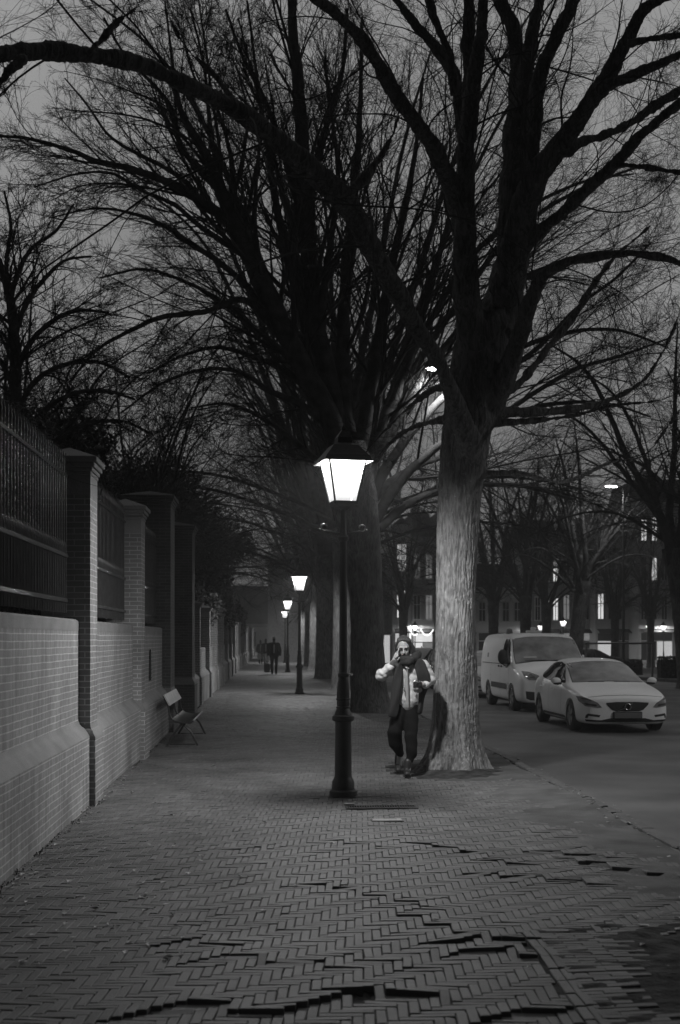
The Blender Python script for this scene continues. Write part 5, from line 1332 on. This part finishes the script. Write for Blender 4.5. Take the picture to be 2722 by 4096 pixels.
# scarf: loop and two tails
blob('scarf', [(w(530,500,-.06), w(560,545,-.12), .050, .045), (w(560,545,-.12), w(650,545,-.15), .045, .048), (w(650,545,-.15), w(760,480,-.09), .050, .055), (w(760,480,-.09), w(810,430,.03), .055, .050),
    (w(810,430,.03), w(720,470,.13), .050, .055), (w(720,470,.13), w(560,480,.08), .055, .05), (w(560,480,.08), w(530,500,-.06), .05, .05), (w(575,500,-.13), w(700,500,-.14), .040, .045)], M['scarf'], W, .008, 4, fn=cloth)
def tail(name, pts, th=.024):
    vs, fs = [], []; n = 12
    for (x0, x1, cy, y) in pts:
        c = w((x0+x1)/2, cy, y); hw = (x1-x0)/2*K_
        for k in range(n): a = 2*PI*k/n; vs.append((c.x+hw*math.cos(a), c.y+th*math.sin(a)+.010*math.sin(3*math.cos(a)+cy*.01), c.z))
    for i in range(len(pts)-1):
        for k in range(n): fs.append((i*n+k, i*n+(k+1)%n, (i+1)*n+(k+1)%n, (i+1)*n+k))
    fs += [tuple(range(n)), tuple(reversed(range((len(pts)-1)*n, len(pts)*n)))]
    o = MB().add(vs, fs).build(name, M['scarf'], W, 0); s = o.modifiers.new('s', 'SUBSURF'); s.levels = 2; s.render_levels = 2; bake(o)
tail('scarf_tail', [(505,580,520,-.115),(470,570,600,-.140),(440,562,700,-.150),(418,558,800,-.155),(400,548,900,-.155),(392,545,1000,-.155),(385,535,1100,-.155),(372,520,1200,-.155),(360,500,1290,-.150),(350,480,1340,-.145)])
tail('scarf_tail', [(700,850,480,-.10),(715,900,540,-.12),(735,930,620,-.135),(760,950,700,-.14),(775,975,780,-.14),(790,965,860,-.13),(800,940,940,-.11),(805,900,1030,-.10),(800,880,1140,-.10),(790,870,1240,-.09),(785,860,1300,-.08)])
def place_held(o): o.location = W.location; return o
ph = empty('phone', W.location, 0, 'slim phone held to the ear of the walker in the scarf', 'phone')
q0, q1 = w(478,452,-.135), w(516,330,-.115); ax = (q1-q0).normalized(); u = ax.cross(Vector((0,1,0))).normalized(); v = Vector((0,1,0))
def obox(name, c0, c1, hu, hv, u, v, m, par):
    vs = [c+u*a+v*b_ for c in (c0, c1) for a, b_ in ((-hu,-hv),(hu,-hv),(hu,hv),(-hu,hv))]
    return MB().add(vs, [(0,3,2,1),(4,5,6,7),(0,1,5,4),(1,2,6,5),(2,3,7,6),(3,0,4,7)]).build(name, m, par)
obox('case', q0, q1, .005, .036, u, v, mat('phone_case', .45, rough=.3), ph); obox('screen', q0+ax*.006+u*.0055, q1-ax*.006+u*.0055, .0008, .033, u, v, M['glass'], ph)
cm = empty('hand_camera', W.location, 0, 'small black camera held at the waist of the walker in the scarf', 'camera')
c0 = w(775, 862, -.235)
MB().box(c0.x-.055,c0.x+.05,c0.y-.02,c0.y+.025,c0.z-.04,c0.z+.035,.008).build('camera_body', M['plastic'], cm, 30)
MB().tube([c0+Vector((0,-.02,-.003)), c0+Vector((0,-.06,-.003))], .030, 20).build('lens', M['plastic'], cm, 40)
MB().tube([c0+Vector((0,-.0602,-.003)), c0+Vector((0,-.0615,-.003))], .024, 20).build('lens_glass', M['glass'], cm, 40)
MB().tube([c0+Vector((-.05,.0,.036)), c0+Vector((-.03,-.0,.050)), c0+Vector((.02,0,.050)), c0+Vector((.04,0,.036))], .005, 6).build('top_plate', M['chrome'], cm)

def passer(x, y, rz, H, label, coat, legs, hair=None, stride=.22, bald=False):
    e = empty('person', (x, y, 0), rz, label, 'person'); s = H/1.75
    def q(a, b_, c): return (a*s, b_*s, c*s)
    blob('body', [(q(0,0,1.5), q(0,0,1.38), .055, .06), (q(0,0,1.3), q(0,0,.95), .12, .12), (q(-.09,0,.9), q(-.10,stride*.3,.5), .07, .05), (q(-.10,stride*.3,.5), q(-.09,stride,.10), .05, .035), (q(.09,0,.9), q(.10,-stride*.5,.5), .07, .05),
        (q(.10,-stride*.5,.5), q(.09,-stride,.08), .05, .035), (q(-.20,0,1.36), q(-.27,.03,1.08), .045, .035), (q(-.27,.03,1.08), q(-.27,-.08,.84), .035, .026), (q(.20,0,1.36), q(.27,.03,1.08), .045, .035), (q(.27,.03,1.08), q(.27,-.08,.84), .035, .026)]
        + [(q(sx*.27,-.085+.012*k,.83), q(sx*(.262),-.09+.014*k,.76+.004*k), .012, .009) for sx in (-1,1) for k in range(4)] + [(q(sx*.255,-.08,.82), q(sx*.235,-.10,.78), .011, .009) for sx in (-1,1)],
        M['skin'], e, .014, 3, [(q(0,-.005,1.62), (.078*s,.096*s,.115*s), I3), (q(0,-.09,1.61), (.013,.02,.02), I3), (q(-.08,.0,1.61), (.012,.02,.03), I3), (q(.08,.0,1.61), (.012,.02,.03), I3)])
    blob('coat', [(q(-.10,0,1.33), q(-.09,0,.86), .125*s, .13*s), (q(.10,0,1.33), q(.09,0,.86), .125*s, .13*s), (q(-.17,0,1.38), q(.17,0,1.38), .08*s, .08*s), (q(-.20,0,1.36), q(-.28,.03,1.08), .078*s, .066*s), (q(-.28,.03,1.08), q(-.275,-.07,.88), .064*s, .05*s),
        (q(.20,0,1.36), q(.28,.03,1.08), .078*s, .066*s), (q(.28,.03,1.08), q(.275,-.07,.88), .064*s, .05*s), (q(0,0,1.47), q(0,0,1.40), .07*s, .09*s)], coat, e, .016, 4)
    blob('trousers', [(q(-.08,0,.93), q(.08,0,.93), .12*s, .12*s), (q(-.09,0,.88), q(-.10,stride*.3,.5), .095*s, .078*s), (q(-.10,stride*.3,.5), q(-.09,stride,.12), .075*s, .06*s), (q(.09,0,.88), q(.10,-stride*.5,.5), .095*s, .078*s), (q(.10,-stride*.5,.5), q(.09,-stride,.10), .075*s, .06*s)], legs, e, .016, 4)
    for sx, yy, zz in ((-1, stride, .05), (1, -stride, .05)): blob('shoe', [(q(sx*.09,yy+.05,zz), q(sx*.10,yy-.14,zz-.005), .045, .042)], M['shoe'], e, .014, 2)
    if not bald: blob('hair', [(q(0,.03,1.68), q(0,.05,1.56), .085*s, .085*s), (q(0,.0,1.70), q(0,.04,1.68), .075*s, .08*s), (q(0,.05,1.56), q(0,.07,1.45), .08*s, .06*s)], M['hair'], e, .014, 3)
    else: blob('hair', [(q(0,.045,1.58), q(0,.06,1.53), .072*s, .065*s)], M['hair'], e, .014, 3)
    return e
p = P(632, 1552, 59.5); man = passer(p[0], p[1], PI, 1.84, 'bald man in dark coat walking away down the middle of the path', M['black'], M['black'], bald=True)
p = P(613, 1530, 82); c1_ = passer(p[0], p[1], PI, 1.70, 'distant walker in dark top and pale trousers left of the bald man', M['black'], mat('pale_trousers', .30, rough=.8))
p = P(601, 1528, 85); c2_ = passer(p[0], p[1], PI, 1.62, 'far walker nearest the wall, half hidden by the companion', M['knit'], M['trouser'])
def bag(x, y, z, sc, m, label):
    e = empty('bag', (x, y, z), 0, label, 'bag')
    MB().box(-.15*sc,.15*sc,-.08*sc,.08*sc,0,.42*sc,.04*sc).build('bag_body', m, e, 40)
    MB().tube([(-.07*sc,0,.41*sc),(-.06*sc,0,.52*sc),(.06*sc,0,.52*sc),(.07*sc,0,.41*sc)], .012*sc, 6).build('handle', M['plastic'], e)
p = P(616, 1548, 59.6); bag(p[0], p[1], .10, 1.0, mat('grey_bag', .11, rough=.9), 'grey bag carried low beside the bald man')
p = P(598, 1525, 82); bag(p[0], p[1], .35, .9, mat('pale_bag', .6, rough=.6), 'pale shopping bag carried by the far walkers')

# ------------------------------------------------------------------ bench
bn = empty('street_bench', (0, 21, 0), 0, 'metal bench with slanted shiny backrest standing against the wall', 'bench')
M['steel'] = mat('worn_steel', .62, rough=.35, metal=.35, noise=.15, nscale=9)
M['bench_dark'] = mat('bench_dark', .06, rough=.3, metal=.6)
def sheet(prof, th, y0, y1, name, m):
    n = len(prof); vs = []
    nr = []
    for i in range(n):
        a, b_ = Vector(prof[max(i-1,0)]), Vector(prof[min(i+1,n-1)]); t = (b_-a).normalized(); nr.append(Vector((-t.y, t.x)))
    loop = list(prof)+[(p[0]+q.x*th, p[1]+q.y*th) for p, q in reversed(list(zip(prof, nr)))]
    return MB().prism(loop, y0, y1).build(name, m, bn, 30)
sheet([(-1.738,.81),(-1.70,.74),(-1.645,.64)], .022, -1.2, 1.2, 'backrest', M['steel'])
sheet([(-1.60,.44),(-1.55,.405),(-1.45,.385),(-1.35,.385),(-1.30,.395),(-1.272,.41),(-1.262,.412)], -.02, -1.2, 1.2, 'seat', M['bench_dark'])
MB().tube([(-1.262,-1.2,.415),(-1.262,1.2,.415)], .011, 8).build('seat_edge', M['steel'], bn, 40)
for yy in (-1.16, 0, 1.16):
    MB().tube([(-1.735,yy,.80),(-1.66,yy,.62),(-1.645,yy,.52),(-1.62,yy,.455),(-1.56,yy,.39),(-1.45,yy,.365),(-1.30,yy,.378)], .014, 8).build('back_bracket', M['iron'], bn, 40)
for yy in (-1.12, 1.12):
    MB().tube([(-1.44,yy,.37),(-1.30,yy,.22),(-1.20,yy,.01)], .017, 8).tube([(-1.44,yy,.37),(-1.57,yy,.2),(-1.68,yy,.01)], .017, 8).tube([(-1.24,yy,.03),(-1.64,yy,.03)], .011, 6).build('leg', M['iron'], bn, 40)

# ------------------------------------------------------------------ road barrier and hedge
p = P(1504, 1565, 60); z0 = gz(p[0], p[1])
e = empty('tube_barrier', (p[0], p[1], z0), 0, 'metal tube barrier frame standing across the road', 'barrier')
MB().tube([(0,0,0),(0,0,1.62)], .055, 12).tube([(-3.2,0,0),(-3.2,0,1.62)], .055, 12).build('uprights', mat('barrier_steel', .3, rough=.25, metal=.8), e, 40)
MB().tube([(-3.3,0,1.62),(.1,0,1.62)], .045, 12).build('crossbar', mat('barrier_bar', .08, rough=.4), e, 40)
def hedge(x0, x1, D, h_, label):
    a, b_ = P(x0, 1500, D), P(x1, 1500, D); e = empty('hedge', (a[0], a[1], gz(a[0], a[1])), 0, label, 'hedge', 'low hedges of the square')
    rng = np.random.default_rng(int(x0)); L = b_[0]-a[0]; n = int(L*1500)
    c = np.stack([rng.random(n)*L, (rng.random(n)-.5)*.8, rng.random(n)**.7*h_], -1); s = rng.uniform(.03,.08,(n,1))
    u = unit(rng.normal(size=(n,3))); w_ = unit(np.cross(u, rng.normal(size=(n,3))))
    link_mesh('foliage', np_mesh('foliage', np.stack([c-u*s, c+w_*s*.6, c+u*s, c-w_*s*.6], 1).reshape(-1,3), np.arange(n*4).reshape(-1,4), False), M['evergreen'], e)
    MB().box(0, L, -.3, .3, 0, h_*.85).build('inner_stems', M['soil'], e)
hedge(1340, 1480, 66, .95, 'dark low hedge behind the tube barrier'); hedge(1520, 1700, 57, 1.0, 'dark hedge at the right edge beside the barrier')

# ------------------------------------------------------------------ houses round the square
WLIT = [emit('lit_window_bright', .75), emit('lit_window', .45), emit('lit_window_dim', .15)]
M['pane'] = mat('dark_pane', .03, rough=.1, spec=.8)
M['trim'] = mat('white_trim', .55, rough=.7)
def house(x0, x1, D, H, floors, bays, tone, label, shop=.6, lit=.2, trimv=None, gable=False, seed=0, awn=True, depth=11):
    r = random.Random(seed); a, b_ = P(x0, 1500, D), P(x1, 1500, D); z0 = gz(a[0], a[1])-.1; Wd = b_[0]-a[0]
    H *= 1.12
    e = empty('town_house', (a[0], a[1], z0), -YAW*.0, label, 'house', 'houses round the square')
    wallm = mat('facade', min(.7, tone*2.8), rough=.9, noise=.15, nscale=.6); tm = mat('facade_trim', trimv or .6, rough=.8)
    MB().box(0, Wd, 0, depth, 0, H).build('wall', wallm, e)
    MB().box(-.1, Wd+.1, -.35, 0, H-.35, H).box(-.05, Wd+.05, -.18, 0, H-.6, H-.35).build('cornice', tm, e)
    rf = MB()
    if gable: rf.add([(0,-.01,H),(Wd,-.01,H),(Wd/2,-.01,H+Wd*.45),(0,depth,H),(Wd,depth,H),(Wd/2,depth,H+Wd*.45)], [(0,1,2),(3,5,4),(0,2,5,3),(1,4,5,2),(0,3,4,1)])
    else: rf.add([(0,0,H),(Wd,0,H),(Wd,depth,H),(0,depth,H),(.3,1.8,H+2.2),(Wd-.3,1.8,H+2.2),(Wd-.3,depth-1,H+2.2),(.3,depth-1,H+2.2)], [(0,1,5,4),(1,2,6,5),(2,3,7,6),(3,0,4,7),(4,5,6,7),(3,2,1,0)])
    ro = rf.build('roof', mat('roof_tiles', .05, rough=.9), e)
    MB().box(Wd*.2, Wd*.2+.7, 3, 4, H+1.2, H+3.1).build('chimney', wallm, ro)
    gf = 3.4; fh = (H-.8-gf)/max(1, floors-1); bw_ = Wd/bays
    for f in range(floors-1):
        for k in range(bays):
            cx = (k+.5)*bw_; ww, wh = min(1.25, bw_*.5), fh*.58; zb = gf+f*fh+fh*.22
            fr = MB()
            for q0, q1, q2, q3 in ((cx-ww/2-.09,cx-ww/2,zb,zb+wh),(cx+ww/2,cx+ww/2+.09,zb,zb+wh),(cx-ww/2-.09,cx+ww/2+.09,zb+wh,zb+wh+.12),(cx-ww/2-.14,cx+ww/2+.14,zb-.1,zb),(cx-.03,cx+.03,zb,zb+wh),(cx-ww/2,cx+ww/2,zb+wh*.6,zb+wh*.6+.06)):
                fr.box(q0, q1, -.09, .02, q2, q3)
            w_ = fr.build('window', tm, e)
            MB().box(cx-ww/2, cx+ww/2, -.03, -.02, zb, zb+wh).build('pane', r.choice(WLIT) if r.random() < lit*1.5+.05 else M['pane'], w_)
    # ground floor: shop fronts
    nb = max(1, int(Wd/2.2)); sw = Wd/nb
    for k in range(nb):
        x_ = k*sw; lit_ = r.random() < shop
        w_ = MB()
        for q0, q1, q2, q3 in ((x_+.1,x_+.22,.3,2.95),(x_+sw-.22,x_+sw-.1,.3,2.95),(x_+.1,x_+sw-.1,2.95,3.1),(x_+.22,x_+sw-.22,.3,.5),(x_+.22,x_+sw-.22,2.2,2.28),(x_+sw/2-.03,x_+sw/2+.03,.5,2.2)): w_.box(q0, q1, -.08, .02, q2, q3)
        w_ = w_.build('shop_window', tm, e)
        for (q0, q1, q2, q3) in ((x_+.22, x_+sw/2-.03, .5, 2.2), (x_+sw/2+.03, x_+sw-.22, .5, 2.2), (x_+.22, x_+sw-.22, 2.28, 2.95)):
            MB().box(q0, q1, -.03, -.02, q2, q3).build('pane', (r.choice([WLIT[0], WLIT[1], WLIT[1], WLIT[2]]) if lit_ and r.random() < .75 else M['pane']), w_)
    if awn: MB().add([(.1,-.1,3.35),(Wd-.1,-.1,3.35),(Wd-.1,-1.1,3.05),(.1,-1.1,3.05),(.1,-1.1,2.95),(Wd-.1,-1.1,2.95)], [(0,1,2,3),(3,2,5,4)]).build('awning', M['black'], e)
    return e
house(1098, 1208, 112, 6.3, 2, 4, .26, 'low pale fronted house just right of the near trunk', .2, 0, .6, seed=1, awn=False)
house(1208.5, 1292, 117, 10.2, 3, 4, .10, 'dark three storey house behind the van with lit shop', .7, .25, seed=2)
house(1292.5, 1372, 118, 10.8, 3, 3, .13, 'narrow dark house left of the long lit shopfront', .5, .2, .4, seed=3, gable=True)
house(1372.5, 1472, 116, 10.9, 3, 4, .17, 'mid grey house above the long lit shopfront', .9, .15, .4, seed=4)
house(1472.5, 1640, 113, 13.3, 4, 7, .14, 'tallest house of the square at the right edge, top windows lit', .6, .3, .45, seed=5)
house(1640.5, 1800, 113, 12, 4, 6, .12, 'house beyond the right edge of the square', .3, .1, seed=9)
house(905, 947, 100, 10.4, 3, 1, .32, 'pale narrow gabled house seen between lantern and trunk', .9, .5, .4, seed=6, gable=True)
house(947.5, 1003, 101, 9.6, 3, 2, .13, 'darker house with garlanded shopfront beside the pale gabled house', 1.0, .15, seed=7)
house(1003.5, 1097, 104, 9.8, 3, 3, .11, 'dark house hidden behind the near trunk', .6, .1, seed=8)
# long side facade running towards the walker, left of the gabled house
a = P(888, 1500, 96)
e = empty('side_house', (a[0], a[1], gz(a[0], a[1])-.1), 0, 'tall pale house front seen at a slant left of the gabled house', 'house', 'houses round the square')
MB().box(-9, 0, 0, 14, 0, 8.6).build('wall', mat('slanted_facade', .26, rough=.9, noise=.2), e)
for k in range(6): MB().box(-.02,.05, 1+k*2.1, 2.1+k*2.1, 4.2, 6.6).build('window', M['pane'], e)
for k in range(3): MB().box(-.9-k*2.2, -.1-k*2.2, -.04, .02, .5, 2.9).build('shop_window', WLIT[k % 2], e)
MB().box(-9.2, .3, -.2, 14, 8.6, 9.0).build('cornice', M['trim'], e)
# garlands of lights on the shopfront
M['garland'] = emit('garland_light', 1.6)
def swag(cx0, cy0, cx1, cy1, dip, label):
    def g(cx, cy): return Vector(P((1480+cx/5.243)/1.736, (2200+cy/5.243)/1.736, 99.2))
    p0, p1 = g(cx0, cy0), g(cx1, cy1); mid = g((cx0+cx1)/2, max(cy0, cy1)+dip); pts = []
    for k in range(11):
        t = k/10; q = p0.lerp(p1, t); q.z -= (p0.lerp(p1, .5).z-mid.z)*(1-(2*t-1)**2); pts.append(q)
    o = MB().tube(pts, .055, 6).build('light_garland', M['garland'], None, 0); tag(o, label, 'garland', 'lit garlands on the shopfront')
swag(1065, 1655, 1335, 1665, 130, 'wide lit garland swag right of the street lantern'); swag(885, 1745, 1005, 1750, 40, 'short lit garland swag under the street lantern')
swag(845, 1665, 850, 1840, 0, 'upright lit garland strand left of the short swag')
# illuminated pillar by the shops
p = P((1480+365/5.243)/1.736, (2200+1950/5.243)/1.736, 90)
e = empty('light_pillar', (p[0], p[1], gz(p[0], p[1])), 0, 'glowing advertising pillar at the corner by the big dark trunk', 'pillar light')
MB().tube([(0,0,.6),(0,0,2.6)], .2, 16).build('glowing_drum', emit('pillar_glow', .45), e, 40); MB().tube([(0,0,0),(0,0,.6)], .34, 16).tube([(0,0,2.6),(0,0,2.8)], .36, 16).build('casing', M['iron'], e, 40)
# ------------------------------------------------------------------ thin haze volume added to lift the blacks
hz = MB().box(-120, 120, -25, 240, -2.2, 34).build('haze', None)
hm = bpy.data.materials.new('black_lift_haze'); hm.use_nodes = True; t = hm.node_tree; t.nodes.clear()
o = t.nodes.new('ShaderNodeOutputMaterial'); v = t.nodes.new('ShaderNodeVolumePrincipled')
v.inputs['Color'].default_value = (.9, .9, .9, 1); v.inputs['Density'].default_value = .0012; v.inputs['Anisotropy'].default_value = .3
t.links.new(v.outputs[0], o.inputs['Volume']); hz.data.materials.append(hm); tag(hz, kind='stuff')
